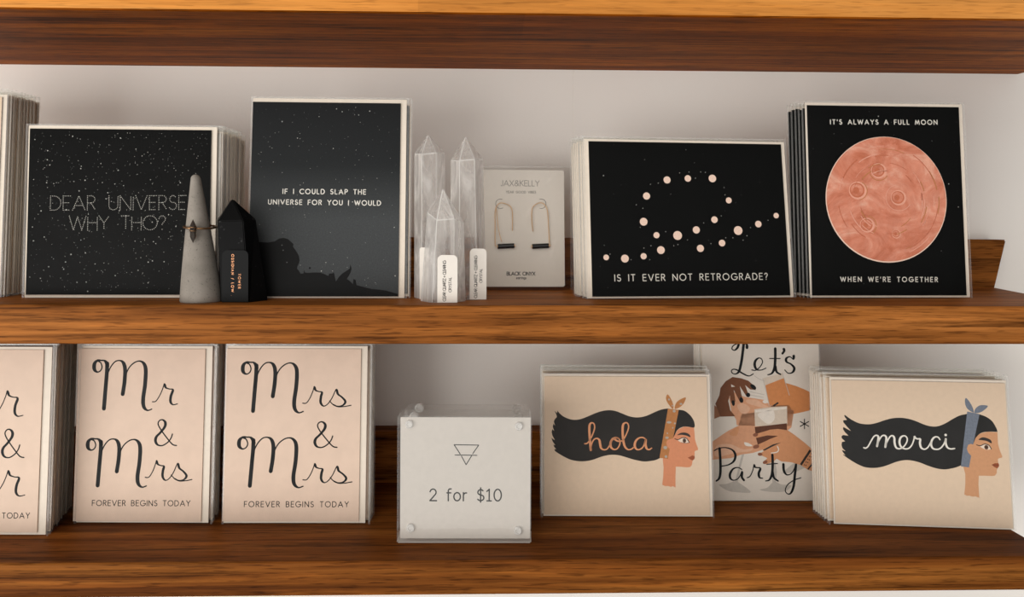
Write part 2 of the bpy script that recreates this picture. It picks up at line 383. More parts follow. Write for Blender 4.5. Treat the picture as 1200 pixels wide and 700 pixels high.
def arc(cx, cy, rx, ry, a0, a1, n=14):
    return [(cx + rx * cos(radians(a0 + (a1 - a0) * i / n)), cy + ry * sin(radians(a0 + (a1 - a0) * i / n))) for i in range(n + 1)]
G = {
 'A': (.86, [[(0, 0), (.43, 1), (.86, 0)], [(.14, .32), (.72, .32)]]),
 'B': (.56, [[(0, 0), (0, 1), (.27, 1)] + arc(.27, .76, .24, .24, 90, -90) + [(0, .52), (.28, .52)] + arc(.28, .26, .28, .26, 90, -90) + [(0, 0)]]),
 'C': (.80, [arc(.5, .5, .5, .5, 48, 312, 26)]),
 'D': (.72, [[(0, 0), (0, 1), (.24, 1)] + arc(.24, .5, .48, .5, 90, -90, 20) + [(0, 0)]]),
 'E': (.50, [[(.5, 1), (0, 1), (0, 0), (.5, 0)], [(0, .52), (.46, .52)]]),
 'F': (.48, [[(.48, 1), (0, 1), (0, 0)], [(0, .5), (.44, .5)]]),
 'G': (.94, [arc(.5, .5, .5, .5, 46, 355, 28) + [(.56, .46)]]),
 'H': (.66, [[(0, 0), (0, 1)], [(.66, 0), (.66, 1)], [(0, .52), (.66, .52)]]),
 'I': (.02, [[(.01, 0), (.01, 1)]]),
 'J': (.34, [[(.34, 1), (.34, .2)] + arc(.17, .2, .17, .2, 0, -160, 8)]),
 'K': (.60, [[(0, 0), (0, 1)], [(.56, 1), (0, .46)], [(.14, .58), (.6, 0)]]),
 'L': (.44, [[(0, 1), (0, 0), (.44, 0)]]),
 'M': (.94, [[(0, 0), (.14, 1), (.47, .12), (.80, 1), (.94, 0)]]),
 'N': (.74, [[(0, 0), (0, 1), (.74, 0), (.74, 1)]]),
 'O': (1.0, [arc(.5, .5, .5, .5, 0, 360, 32)]),
 'P': (.52, [[(0, 0), (0, 1), (.25, 1)] + arc(.25, .74, .27, .26, 90, -90) + [(0, .48)]]),
 'Q': (1.0, [arc(.5, .5, .5, .5, 0, 360, 32), [(.6, .3), (.95, -.06)]]),
 'R': (.56, [[(0, 0), (0, 1), (.26, 1)] + arc(.26, .75, .26, .25, 90, -90) + [(0, .5)], [(.24, .5), (.56, 0)]]),
 'S': (.52, [arc(.26, .75, .22, .25, 40, 250, 14) + arc(.26, .26, .26, .26, 75, -150, 16)]),
 'T': (.60, [[(0, 1), (.6, 1)], [(.3, 1), (.3, 0)]]),
 'U': (.62, [[(0, 1), (0, .31)] + arc(.31, .31, .31, .31, 180, 360) + [(.62, 1)]]),
 'V': (.80, [[(0, 1), (.4, 0), (.8, 1)]]),
 'W': (1.16, [[(0, 1), (.29, 0), (.58, .95), (.87, 0), (1.16, 1)]]),
 'X': (.70, [[(0, 0), (.7, 1)], [(0, 1), (.7, 0)]]),
 'Y': (.70, [[(0, 1), (.35, .5), (.7, 1)], [(.35, .5), (.35, 0)]]),
 'Z': (.60, [[(0, 1), (.6, 1), (0, 0), (.6, 0)]]),
 '?': (.44, [arc(.22, .76, .22, .24, 170, -60, 12) + [(.22, .42), (.22, .26)], [(.22, .03), (.22, .0)]]),
 "'": (.04, [[(.03, 1.02), (.0, .76)]]), ',': (.06, [[(.06, .06), (0, -.18)]]), '/': (.4, [[(0, -.1), (.4, 1.05)]]),
 '+': (.5, [[(.25, .2), (.25, .75)], [(0, .47), (.5, .47)]]), '.': (.04, [[(.02, .02), (.02, .0)]]),
 '&': (.78, [[(.78, .0), (.2, .66)] + arc(.36, .78, .2, .22, 190, -20, 10) + [(.2, .46)] + arc(.28, .25, .28, .25, 120, 300, 10) + [(.7, .42)]]),
 '0': (.62, [arc(.31, .5, .31, .5, 0, 360, 30)]),
 '1': (.36, [[(0, .82), (.2, 1), (.2, 0)], [(0, 0), (.38, 0)]]),
 '2': (.56, [arc(.27, .72, .26, .28, 170, -35, 14) + [(0, 0), (.58, 0)]]),
 '$': (.56, [arc(.28, .74, .24, .22, 35, 255, 14) + arc(.28, .26, .28, .24, 78, -150, 16), [(.28, 1.12), (.28, -.12)]]),
 'f': (.34, [[(.36, 1.02)] + arc(.27, .84, .15, .18, 80, 180, 6) + [(.12, 0)], [(0, .68), (.34, .68)]]),
 'o': (.56, [arc(.28, .35, .28, .35, 0, 360, 24)]),
 'r': (.30, [[(0, 0), (0, .70)], [(0, .40)] + arc(.22, .42, .22, .26, 170, 75, 8)]),
 'e': (.54, [[(.02, .36), (.54, .36)] + arc(.27, .35, .27, .35, 2, 310, 20)]),
 'a': (.50, [arc(.25, .35, .25, .35, 0, 360, 20), [(.5, .7), (.5, 0)]]),
 'i': (.04, [[(.02, 0), (.02, .7)], [(.02, .9), (.02, .94)]]),
 'n': (.46, [[(0, 0), (0, .70)], [(0, .42)] + arc(.23, .46, .23, .24, 180, 0, 10) + [(.46, 0)]]),
 'g': (.50, [arc(.25, .35, .25, .35, 0, 360, 20), [(.5, .7), (.5, -.1)] + arc(.25, -.1, .25, .2, 0, -150, 10)]),
 's': (.36, [arc(.18, .53, .15, .17, 40, 255, 10) + arc(.18, .18, .18, .18, 78, -150, 10)]),
}
def write(ink, name, mat, s, p0, p1, h, w, dotted=False, space=0.42):
    """stroke lettering on a baseline from p0 to p1 (local), cap height h, line width w"""
    p0, p1 = Vector(p0), Vector(p1); d = (p1 - p0); L = d.length; d.normalize(); up = Vector((-d.y, d.x))
    adv = [space if c == ' ' else G[c][0] for c in s]
    tr = (L - h * sum(adv)) / max(1, len(s) - 1); x = 0.0
    for c, a in zip(s, adv):
        if c != ' ':
            for pl in G[c][1]:
                q = [tuple(p0 + d * (x + u * h) + up * (v * h)) for u, v in pl]
                if dotted:
                    step = w * 2.15; acc = 0.0; ink.disc(name, mat, q[0][0], q[0][1], w / 2, n=6)
                    for a0, b0 in zip(q, q[1:]):
                        a0, b0 = Vector(a0), Vector(b0); seg = (b0 - a0).length; t = step - acc
                        while t <= seg:
                            c0 = a0 + (b0 - a0) * (t / seg); ink.disc(name, mat, c0.x, c0.y, w / 2, n=6); t += step
                        acc = (acc + seg) % step
                else:
                    # split at sharp corners so that every corner is round and full
                    run = [q[0]]
                    for i in range(1, len(q)):
                        run.append(q[i])
                        if i < len(q) - 1:
                            e, f = Vector(q[i]) - Vector(q[i - 1]), Vector(q[i + 1]) - Vector(q[i])
                            if e.length > 1e-9 and f.length > 1e-9 and e.angle(f) > 0.6:
                                ink.stroke(name, mat, run, w); run = [q[i]]
                    ink.stroke(name, mat, run, w)
        x += a * h + tr

# ------------------------------------------------------------------ the wall and the shelves
Y_WALL, Y_RAIL = 0.168, 0.147
Z_MID, Z_LOW, Z_TOP = -0.0520, -0.2190, 0.1385        # shelf surfaces (the top shelf by its underside)
bm = bmesh.new()
seam_x = at_depth(672, 120, Y_WALL).x
box(bm, -0.95, seam_x - 0.0004, Y_WALL, Y_WALL + 0.08, -0.62, 0.55)
box(bm, seam_x + 0.0004, 0.95, Y_WALL, Y_WALL + 0.08, -0.62, 0.55)
box(bm, seam_x - 0.0006, seam_x + 0.0006, Y_WALL + 0.0006, Y_WALL + 0.05, -0.62, 0.55)
o = build('wall_back', bm, M_WALL); o['kind'] = 'structure'

def shelf(name_label, outline, z0, z1, mats, rail=None):
    root = empty('wall_shelf', Matrix.Translation((0, 0, z0)), name_label, 'shelf', 'wooden wall shelves')
    bm = bmesh.new()
    prism(bm, outline, 0, z1 - z0)
    front = [e for e in bm.edges if all(v.co.y < 0.002 for v in e.verts) and abs(e.verts[0].co.z - e.verts[1].co.z) < 1e-6]
    bmesh.ops.bevel(bm, geom=front, offset=0.0022, segments=3, affect='EDGES', profile=0.6)
    bmesh.ops.recalc_face_normals(bm, faces=bm.faces)
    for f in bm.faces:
        f.material_index = 1 if (f.normal.z < -0.6 and len(mats) > 1) else 0  # downward face takes the wood with shade in its colour
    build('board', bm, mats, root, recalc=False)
    if rail:
        xs, h = rail
        bm = bmesh.new()
        a = [bm.verts.new((x, y, z)) for x, y, z in ((-0.72, Y_RAIL, z1 - z0), (xs[0], Y_RAIL, z1 - z0), (xs[1], Y_RAIL, z1 - z0 + h), (-0.72, Y_RAIL, z1 - z0 + h))]
        b = [bm.verts.new((v.co.x, Y_WALL - 0.0002, v.co.z)) for v in a]
        bm.faces.new(a); bm.faces.new(b[::-1])
        for i in range(4): bm.faces.new((a[i], b[i], b[(i + 1) % 4], a[(i + 1) % 4]))
        es = [e for e in bm.edges if all(v.co.y < Y_RAIL + 1e-5 and v.co.z > z1 - z0 + 0.01 for v in e.verts)]
        bmesh.ops.bevel(bm, geom=es, offset=0.0012, segments=2, affect='EDGES')
        build('back_rail', bm, W_RAIL, root)
    return root
def end_line(p, q, y):           # the x of the shelf end at depth y, from two points of its end
    return p.x + (q.x - p.x) * (y - p.y) / (q.y - p.y)
p, q = on_plane(1165, 336.8, Z_MID), on_plane(1200, 343.8, Z_MID)
x_front = min(end_line(p, q, 0.0), 0.46)
x_rail = (at_depth(1165, 337, Y_RAIL).x, at_depth(1178.5, 281, Y_RAIL).x)
h_rail = at_depth(1150, 281, Y_RAIL).z - Z_MID
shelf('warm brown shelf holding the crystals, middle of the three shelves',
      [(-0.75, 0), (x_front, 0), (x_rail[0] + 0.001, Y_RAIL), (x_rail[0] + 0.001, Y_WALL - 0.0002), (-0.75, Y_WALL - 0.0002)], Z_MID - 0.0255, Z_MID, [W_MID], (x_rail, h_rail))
p, q = on_plane(1188, 623, Z_LOW), on_plane(1200, 630, Z_LOW)
xb, xf = end_line(p, q, Y_WALL), end_line(p, q, 0.0)
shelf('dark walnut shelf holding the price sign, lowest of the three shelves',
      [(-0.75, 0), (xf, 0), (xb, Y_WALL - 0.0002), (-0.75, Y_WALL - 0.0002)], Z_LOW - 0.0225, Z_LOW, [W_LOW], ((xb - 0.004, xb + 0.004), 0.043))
p, q = on_plane(1187, 88.2, Z_TOP), on_plane(1200, 85.0, Z_TOP)
xb, xf = end_line(p, q, Y_WALL), end_line(p, q, 0.0)
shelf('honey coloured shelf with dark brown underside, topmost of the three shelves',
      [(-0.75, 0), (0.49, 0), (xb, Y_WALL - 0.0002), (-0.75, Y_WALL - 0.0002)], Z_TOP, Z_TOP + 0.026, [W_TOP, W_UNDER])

# ------------------------------------------------------------------ greeting cards
T_BACK = 0.0020
class Sheet:
    """where a leaning sheet stands: bottom corners on a shelf, leaning back by so many degrees"""
    def __init__(self, bl, br, z, lean):
        a, b = on_plane(*bl, z), on_plane(*br, z)
        self.W = (b - a).length; self.ex = (b - a).normalized(); self.eyh = Vector((0, 0, 1)).cross(self.ex)
        L = radians(lean); up = Vector((0, 0, 1))
        self.ez = up * cos(L) + self.eyh * sin(L); self.ey = self.eyh * cos(L) - up * sin(L)
        self.O = (a + b) / 2 + up * (T_BACK * sin(L) + 0.0001)
        self.M = Matrix.Translation(self.O) @ Matrix((self.ex, self.ey, self.ez)).transposed().to_4x4()
    def loc(self, px, py):
        r = ray(px, py); t = (self.O - CAM_POS).dot(self.ey) / r.dot(self.ey); d = CAM_POS + r * t - self.O
        return (d.dot(self.ex), d.dot(self.ez))
    def scale(self):             # metres per photo pixel about here
        a, b = self.loc(600, 400), self.loc(610, 400); return (Vector(b) - Vector(a)).length / 10

def card_mesh(x0, x1, z0, z1, mats, stars=0, seed=0):
    """a folded card: two leaves joined at the fold on the left; mats = print on the front, paper"""
    bm = bmesh.new(); v = {}
    prof = [(x0, 0), (x1, 0), (x1, .00032), (x0 + .0012, .00042), (x1, .00058), (x1, .0009), (x0, .0009)]
    a = [bm.verts.new((x, y, z0)) for x, y in prof]; b = [bm.verts.new((x, y, z1)) for x, y in prof]
    n = len(prof)
    for i in range(n):
        j = (i + 1) % n; bm.faces.new((a[i], a[j], b[j], b[i])).material_index = 0 if i == 0 else 1
    for ring, idx in ((a, ((0, 1, 2, 3), (0, 3, 4, 5), (0, 5, 6))), (b, ((3, 2, 1, 0), (5, 4, 3, 0), (6, 5, 0)))):
        for q in idx: bm.faces.new([ring[i] for i in q]).material_index = 1
    bmesh.ops.recalc_face_normals(bm, faces=bm.faces)
    rnd = random.Random(seed)
    for k in range(stars):
        x, z = rnd.uniform(x0 + .002, x1 - .002), rnd.uniform(z0 + .002, z1 - .002)
        big = rnd.random() < 0.07
        r = rnd.uniform(.00030, .00044) if big else rnd.uniform(.00011, .00025)
        vs = [bm.verts.new((x + r * cos(t), -.00002, z + r * sin(t))) for t in (2 * pi * i / 6 for i in range(6))]
        f = bm.faces.new(vs[::1]); f.material_index = 2 if (big or rnd.random() < .45) else 3
        f.normal_update()
        if f.normal.y > 0: f.normal_flip()
    return bm

def envelope_mesh(x0, x1, z0, z1):
    bm = bmesh.new()
    box(bm, x0, x1, .00095, .0017, z0, z1, 0)
    zm = z1 - (z1 - z0) * 0.45
    vs = [bm.verts.new(p) for p in ((x0, .00175, z1), ((x0 + x1) / 2, .00178, zm), (x1, .00175, z1))]
    bm.faces.new(vs)
    return bm

def sleeve_mesh(w, h, seed, crumple=.00022):
    """a thin clear bag: rippled front and back film, welded seams, and a flap folded over at the back"""
    rnd = random.Random(seed); bm = bmesh.new(); nx, nz = 9, 11; grids = []
    for sgn, y0 in ((-1, -.00050), (1, .00195)):
        g = []
        for j in range(nz + 1):
            row = []
            for i in range(nx + 1):
                edge = i in (0, nx) or j in (0, nz)
                x = -w / 2 + w * i / nx; z = h * j / nz
                y = (.0004 + .0006 * sgn) if edge else y0
                if not edge: y += -abs(rnd.gauss(0, crumple)) * 0.5 if sgn < 0 else abs(rnd.gauss(0, crumple)) * 0.4
                if j == nz: z += rnd.uniform(-.0005, .0003)
                row.append(bm.verts.new((x, y, z)))
            g.append(row)
        grids.append(g)
        for j in range(nz):
            for i in range(nx): bm.faces.new((g[j][i], g[j][i + 1], g[j + 1][i + 1], g[j + 1][i])).material_index = 0
    a, b = grids
    rim = lambda g: [g[0][i] for i in range(nx + 1)] + [g[j][nx] for j in range(1, nz + 1)] + [g[nz][i] for i in range(nx - 1, -1, -1)] + [g[j][0] for j in range(nz - 1, 0, -1)]
    ra, rb = rim(a), rim(b)
    for i in range(len(ra)):
        j = (i + 1) % len(ra); bm.faces.new((ra[i], ra[j], rb[j], rb[i])).material_index = 0
    s = .0011                                     # welded seams stand out as strips along the sides
    for x0, x1 in ((-w / 2 - .0003, -w / 2 + s), (w / 2 - s, w / 2 + .0003)):
        v = [bm.verts.new(q) for q in ((x0, -.0006, 0), (x1, -.0006, 0), (x1, -.0006, h), (x0, -.0006, h))]
        bm.faces.new(v).material_index = 1
    v = [bm.verts.new(q) for q in ((-w / 2, -.0006, h - .0013), (w / 2, -.0006, h - .0009), (w / 2, -.0006, h), (-w / 2, -.0006, h))]
    bm.faces.new(v).material_index = 1
    v = [bm.verts.new(q) for q in ((-w / 2 + .002, .00225, h - .03), (w / 2 - .002, .00225, h - .03), (w / 2, .0022, h), (-w / 2, .0022, h))]
    bm.faces.new(v).material_index = 0
    return bm

def fit(sh, tl, tr, br, bl):
    a, b, c, d = (sh.loc(*p) for p in (tl, tr, br, bl))
    return (a[0] + d[0]) / 2, (b[0] + c[0]) / 2, (c[1] + d[1]) / 2, (a[1] + b[1]) / 2

def greeting_card(sh, top, rect, env, front, label, group=None, body=M_WHITE, stars=0, seed=1, ink=None, labels={}, extra=None):
    """top: photo y of the sleeve's top; rect: the printed card; env: the envelope's margins beyond the card (left, right, bottom, top)"""
    H = sh.loc((sh_px(sh, 0)), top)[1] if not isinstance(top, tuple) else sh.loc(*top)[1]
    root = empty('greeting_card', sh.M, label, 'greeting card', group)
    x0, x1, z0, z1 = rect
    z0 = max(z0, .0006)
    card = build('folded_card', card_mesh(x0, x1, z0, z1, None, stars, seed), [front, body, M_STAR, M_STAR_DIM], root, recalc=False)
    if env:
        e = (max(x0 - env[0], -sh.W / 2 + .0006), min(x1 + env[1], sh.W / 2 - .0006), max(z0 - env[2], .0004), min(z1 + env[3], H - .001))
        build('envelope', envelope_mesh(*e), M_ENV, root)
    build('clear_sleeve', sleeve_mesh(sh.W, H, seed), [M_SLEEVE, M_SEAM], root, smooth=False)
    if ink: ink.finish(card, labels)
    return root, card, H
def sh_px(sh, x):                # photo x of the sheet's middle
    v = CAM_ROT.transposed() @ (sh.O - CAM_POS); return 600 + F * v.x / -v.z

def stack(sh, H, n, label, group, side, last_px, spacing=.0034, env_mat=M_ENV, front=M_CREAM, body=M_WHITE, lean_jit=0.35, margin=.003, first=None, seed=5, xj=.0007, inset=(.0019, .0019, .0030, .0050), zj=.0015, dh=0.0, env_in=.55):
    """n more cards of the same size standing behind the front one"""
    rnd = random.Random(seed)
    w = sh.W
    first = first if first is not None else spacing
    ylast = sh.O + sh.eyh * (first + spacing * (n - 1))
    tgt = at_depth(last_px[0], last_px[1], ylast.y).x
    cur = ylast.x + (w / 2 if side > 0 else -w / 2) * sh.ex.x
    dx = (tgt - cur) / max(1, n)
    hs = [H + dh + d for d in (0.0, -zj, zj * .6)]
    protos = []
    for hv in hs[:min(3, n)]:
        r = empty('greeting_card', sh.M, label, 'greeting card', group)
        build('folded_card', card_mesh(-w / 2 + inset[0], w / 2 - inset[1], inset[2], hv - inset[3], None), [front, body], r, recalc=False)
        build('envelope', envelope_mesh(-w / 2 + inset[0] * env_in, w / 2 - inset[1] * env_in, inset[2] * .4, hv - inset[3] * .75), env_mat, r)
        build('clear_sleeve', sleeve_mesh(w, hv, seed + len(protos) * 13, .00012), [M_SLEEVE, M_SEAM], r)
        protos.append(r)
    for k in range(1, n + 1):
        r = protos[k - 1] if k <= len(protos) else copy_tree(protos[rnd.randrange(len(protos))])
        r.location = sh.O + sh.eyh * (first + spacing * (k - 1)) + sh.ex * (dx * k + (rnd.uniform(-xj, xj) if k < n else 0))
        rot = sh.M.to_3x3() @ Matrix.Rotation(radians(rnd.uniform(-.12, .12)), 3, 'Y')
        r.rotation_euler = rot.to_euler()

def px_list(sh, pts, ox, oy, s): return [sh.loc(ox + x / s, oy + y / s) for x, y in pts]

# --- pale stack at the far left of the middle shelf (its front leaves the picture)
sh = Sheet((-178, 349), (2, 349), Z_MID, 3)
H = sh.loc(2, 104)[1]
front_rect = (-sh.W / 2 + .004, sh.W / 2 - .005, .004, H - .006)
greeting_card(sh, (2, 104), front_rect, (.003, .003, .003, .002), M_CREAM, 'cream card fronting the middle shelf stack that the left picture edge cuts off', 'pale cards at the far left of the middle shelf', seed=11)
stack(sh, H, 11, 'pale sleeved card seen edge-on in the far left stack on the middle shelf', 'pale cards at the far left of the middle shelf', +1, (37.5, 346), .0034, seed=12, zj=.001)

# --- DEAR UNIVERSE
sh = Sheet((26.5, 350), (256, 350), Z_MID, 2)
rect = fit(sh, (33.5, 151.6), (245.5, 151.6), (247, 345.6), (31.5, 345.6))
ink = Ink()
m = sh.scale()
write(ink, 'lettering', M_DOTTEXT, 'DEAR UNIVERSE,', sh.loc(59, 246.4), sh.loc(221.5, 245.6), 16.2 * m, .95 * m, True, .62)
write(ink, 'lettering|second line', M_DOTTEXT, 'WHY THO?', sh.loc(81, 269.8), sh.loc(193.6, 269.4), 16.2 * m, .95 * m, True, .62)
_, _, H = greeting_card(sh, (24, 145), rect, (.0026, .0036, .0028, .0034), M_BLACK, 'square black starry card with dotted words, behind the grey cone', 'square black starry cards', stars=760, seed=21, ink=ink, labels={'lettering': 'pale dotted capital lettering'})
stack(sh, H, 14, 'pale-edged card in the stack behind the square starry card', 'square black starry cards', +1, (284, 344), .0034, front=M_WHITE, seed=22, zj=.0012)

# --- IF I COULD SLAP
sh = Sheet((288.5, 350.5), (476.5, 350.5), Z_MID, 4.5)
rect = fit(sh, (296, 119.3), (470.9, 121.2), (465.5, 347.6), (290.2, 347.6))
ink = Ink(); m = sh.scale()
pts = [(0, 128), (60, 134), (140, 130), (185, 133), (230, 125), (255, 108), (285, 103), (312, 110), (330, 125), (348, 142), (346, 160), (368, 190), (383, 218), (388, 245), (385, 262), (374, 285), (372, 300), (384, 315), (395, 333), (413, 330), (416, 306), (421, 324), (440, 327), (480, 324), (520, 325), (550, 336), (572, 347), (576, 332), (600, 330), (606, 322), (612, 345), (620, 382), (640, 352), (662, 330), (690, 312), (708, 300), (713, 272), (720, 300), (714, 325), (700, 350), (690, 366), (708, 378), (728, 398), (732, 366), (746, 372), (752, 405), (800, 418), (850, 430), (900, 434), (940, 440), (975, 450), (1012, 461)]
loc = px_list(sh, pts, 280, 260, 5.4545)
loc = [(max(rect[0], min(rect[1], x)), z) for x, z in loc]
ink.poly('printed_hillside', M_JET, [(rect[0], rect[2])] + [(rect[0], loc[0][1])] + loc + [(rect[1], loc[-1][1]), (rect[1], rect[2])])
ink.up()
ink.disc('printed_hillside', M_JET, *sh.loc(280 + 453 / 5.4545, 260 + 296 / 5.4545), 1.2 * m)
for x, y in ((275, 150), (283, 182), (307, 260)): ink.disc('printed_hillside', M_STAR_DIM, *sh.loc(280 + x / 5.4545, 260 + y / 5.4545), .7 * m, n=8)
write(ink, 'lettering', M_WTEXT, 'IF I COULD SLAP THE', sh.loc(331.5, 227), sh.loc(428.5, 227.8), 5.4 * m, 1.0 * m, space=.5)
write(ink, 'lettering|second line', M_WTEXT, 'UNIVERSE FOR YOU I WOULD', sh.loc(314.5, 239.4), sh.loc(446, 240.8), 5.4 * m, 1.0 * m, space=.5)
_, _, H = greeting_card(sh, (294, 113), rect, (.001, .0042, .0028, .0030), M_SKY, 'tall night sky card with dark hills, between black tower and clear crystals', 'tall night sky cards', stars=230, seed=31, ink=ink, labels={'lettering': 'small white capital lettering', 'printed_hillside': 'black hill silhouette'})
stack(sh, H, 1, 'sleeved card behind the night sky card, only a thin strip showing', 'tall night sky cards', +1, (480.5, 348), .0034, front=M_BLACK, seed=32)

# --- retrograde
sh = Sheet((687.2, 351.2), (931.8, 349.6), Z_MID, 8)
rect = fit(sh, (689.8, 170), (916.4, 165), (924.7, 346.2), (694.0, 348.0))
ink = Ink(); m = sh.scale()
for x, y, r in ((355, 207, 13), (426, 202, 12), (510, 202, 14), (285, 262, 13), (566, 277, 11), (275, 350, 14), (517, 343, 12), (319, 396, 11), (391, 397, 16), (455, 378, 13), (598, 380, 16), (667, 358, 12), (728, 329, 10), (469, 441, 13), (543, 423, 12), (334, 447, 14), (275, 468, 11), (211, 476, 14), (147, 472, 10)):
    ink.disc('printed_planets', M_PINK, *sh.loc(660 + x / 2.917, 140 + y / 2.917), r / 2.917 * m)
for x, y in ((398, 183), (452, 201), (470, 180), (325, 218), (298, 222), (250, 292), (272, 304), (550, 233), (553, 258), (540, 330), (480, 354), (350, 384), (425, 412), (378, 432), (392, 428), (300, 432), (276, 440), (160, 461), (232, 480), (296, 480), (505, 425), (556, 405), (580, 405), (615, 413), (628, 398), (640, 370), (700, 345), (430, 180), (486, 181)):
    ink.disc('printed_planets', M_STAR, *sh.loc(660 + x / 2.917, 140 + y / 2.917), .5 * m, n=6)
write(ink, 'lettering', M_WTEXT, 'IS IT EVER NOT RETROGRADE?', sh.loc(720.5, 329.6), sh.loc(899.5, 327.6), 7.6 * m, 1.0 * m, space=.5)
_, _, H = greeting_card(sh, (800, 161.5), rect, (.0036, .0036, .0022, .002), M_BLACK, 'wide black card with a loop of pink planets, front of its stack', 'wide black planet cards', stars=26, seed=41, ink=ink, labels={'lettering': 'thin white capital lettering', 'printed_planets': 'pale pink printed planets'})
stack(sh, H, 8, 'white-edged card in the stack behind the wide planet card', 'wide black planet cards', -1, (671, 343), .0033, seed=42, front=M_WHITE)

# --- full moon
sh = Sheet((949.5, 350.2), (1138.8, 350), Z_MID, 4)
rect = fit(sh, (945.8, 124), (1123.7, 125), (1132.7, 346.4), (951.4, 346.4))
ink = Ink(); m = sh.scale()
c = sh.loc(1038.7, 233.7)
ink.disc('printed_moon', M_PINK, c[0], c[1], 75.9 * m, 77.2 * m, 72); ink.up()
ink.disc('printed_moon', M_MOON, c[0] + .25 * m, c[1] + .5 * m, 75.0 * m, 76.2 * m, 72); ink.up()
M_CR_D = paper('deep_coral_print', (190, 108, 78), .1, scale=200.0); M_CR_L = paper('light_coral_print', (224, 160, 138), .08, scale=200.0); M_CR_O = plain('ochre_print', (186, 122, 72), .6)
for x, y, r in ((310, 215, 38), (215, 305, 44), (400, 338, 38), (257, 463, 36), (390, 503, 22)):
    p = sh.loc(950 + x / 3.889, 145 + y / 3.889); rr = r / 3.889 * m
    ink.disc('printed_moon', M_CR_L, p[0], p[1], rr, rr * .97, 28); ink.up()
    ink.disc('printed_moon', M_CR_D, p[0] - rr * .08, p[1] + rr * .04, rr * .82, rr * .8, 28); ink.up()
    ink.disc('printed_moon', M_MOON, p[0] - rr * .12, p[1] + rr * .06, rr * .70, rr * .66, 28); ink.up()
    ink.disc('printed_moon', M_CR_D, p[0] - rr * .2, p[1] + rr * .02, rr * .34, rr * .36, 20); ink.up()
for x, y, r, a0, a1 in ((215, 305, 44, -80, 60), (310, 215, 46, 200, 330), (400, 338, 62, 100, 330), (257, 463, 44, -60, 80)):
    p = sh.loc(950 + x / 3.889, 145 + y / 3.889)
    ink.stroke('printed_moon', M_CR_O if r < 60 else M_CR_L, arc(p[0], p[1], r / 3.889 * m, r / 3.889 * m, a0, a1, 24), .8 * m)
ink.up()
rnd = random.Random(3)
for k in range(46):              # loose brush marks round the disc
    a = rnd.uniform(0, 360); r = rnd.uniform(.45, .93); ln = rnd.uniform(8, 34)
    col = rnd.choice([M_CR_D, M_CR_L, M_CR_L, M_CR_O]) if rnd.random() < .8 else M_CR_D
    ink.stroke('printed_moon', col, arc(c[0], c[1], 75 * m * r, 76 * m * r, a, a + ln, 12), rnd.uniform(.4, 1.3) * m)
ink.up()
write(ink, 'lettering', M_WTEXT, "IT'S ALWAYS A FULL MOON", sh.loc(973, 145.6), sh.loc(1098, 146.0), 5.4 * m, 1.05 * m, space=.5)
write(ink, 'lettering|second line', M_WTEXT, "WHEN WE'RE TOGETHER", sh.loc(985, 330.0), sh.loc(1098.5, 330.4), 5.4 * m, 1.05 * m, space=.5)
_, _, H = greeting_card(sh, (1040, 119.5), rect, (.0008, .0042, .0014, .0026), M_BLACK, 'tall black card with a big coral moon, front of its stack', 'tall black moon cards', stars=40, seed=51, ink=ink, labels={'lettering': 'small white capital lettering', 'printed_moon': 'coral brushed moon with craters'})
stack(sh, H, 5, 'black-edged card in the stack behind the coral moon card', 'tall black moon cards', -1, (926.5, 347), .0033, front=M_BLACK, body=M_BLACK, seed=52, inset=(.0010, .0030, .003, .005), env_in=2.4, zj=.0008, xj=.0003)

# --- Mr & Mr, Mr & Mrs, Mrs & Mrs
def tpl(*strokes): return strokes
M_T = tpl([(108, 64), (90, 62), (75, 76), (74, 100), (86, 112), (100, 106), (106, 90), (100, 72), (90, 66), (112, 63), (124, 72), (129, 88)],
          [(128, 76), (126, 120), (121, 180), (114, 266)],
          [(121, 170), (127, 130), (142, 92), (162, 68), (182, 64), (196, 74), (203, 100), (201, 150), (193, 205)],
          [(196, 170), (204, 130), (220, 94), (243, 72), (266, 66), (283, 78), (290, 105), (287, 165), (279, 225), (282, 258), (297, 273), (315, 268)])
M_BOX = (73, 314, 62, 273)
RS_T = tpl([(288, 555), (303, 554), (318, 532), (330, 502), (335, 485), (340, 499), (352, 505), (366, 509), (362, 528), (361, 552), (372, 567), (388, 560), (406, 535), (424, 497), (431, 516), (448, 530), (461, 548), (452, 563), (432, 568), (412, 561), (397, 545)],
           [(412, 561), (432, 570), (458, 569), (484, 564)])
RS_BOX = (288, 484, 484, 570)
R_T = tpl([(318, 237), (333, 234), (350, 208), (362, 180), (368, 162), (374, 177), (388, 183), (404, 187), (396, 212), (394, 236), (404, 249), (423, 246)])
R_BOX = (318, 423, 162, 249)
AMP_T = tpl([(419, 421), (402, 416), (378, 388), (352, 352), (342, 330), (348, 316), (361, 313), (372, 324), (370, 342), (352, 366), (335, 384), (331, 402), (340, 418), (360, 421), (382, 408), (396, 390), (402, 373)])
AMP_BOX = (330, 419, 313, 423)
def scripted(ink, sh, tmpl, tbox, box_px, w, thick, mat=M_INK):
    x0, x1, y0, y1 = tbox; a0, a1, b0, b1 = box_px; m = sh.scale()
    for st in tmpl:
        sm = catmull(st, 8)
        ink.stroke('lettering', mat, [sh.loc(a0 + (x - x0) / (x1 - x0) * (a1 - a0), b0 + (y - y0) / (y1 - y0) * (b1 - b0)) for x, y in sm], w * m, thick * m)
def Hb(x0, x1, y0, y1): return (90 + x0 / 3.5875, 90 + x1 / 3.5875, 405 + y0 / 3.5875, 405 + y1 / 3.5875)
def Ib(x0, x1, y0, y1): return (260 + x0 / 3.589, 260 + x1 / 3.589, 405 + y0 / 3.589, 405 + y1 / 3.589)
def Gb(x0, x1, y0, y1): return (x0, x1, y0, y1)
SUB = 'thin black capital and brush script lettering'

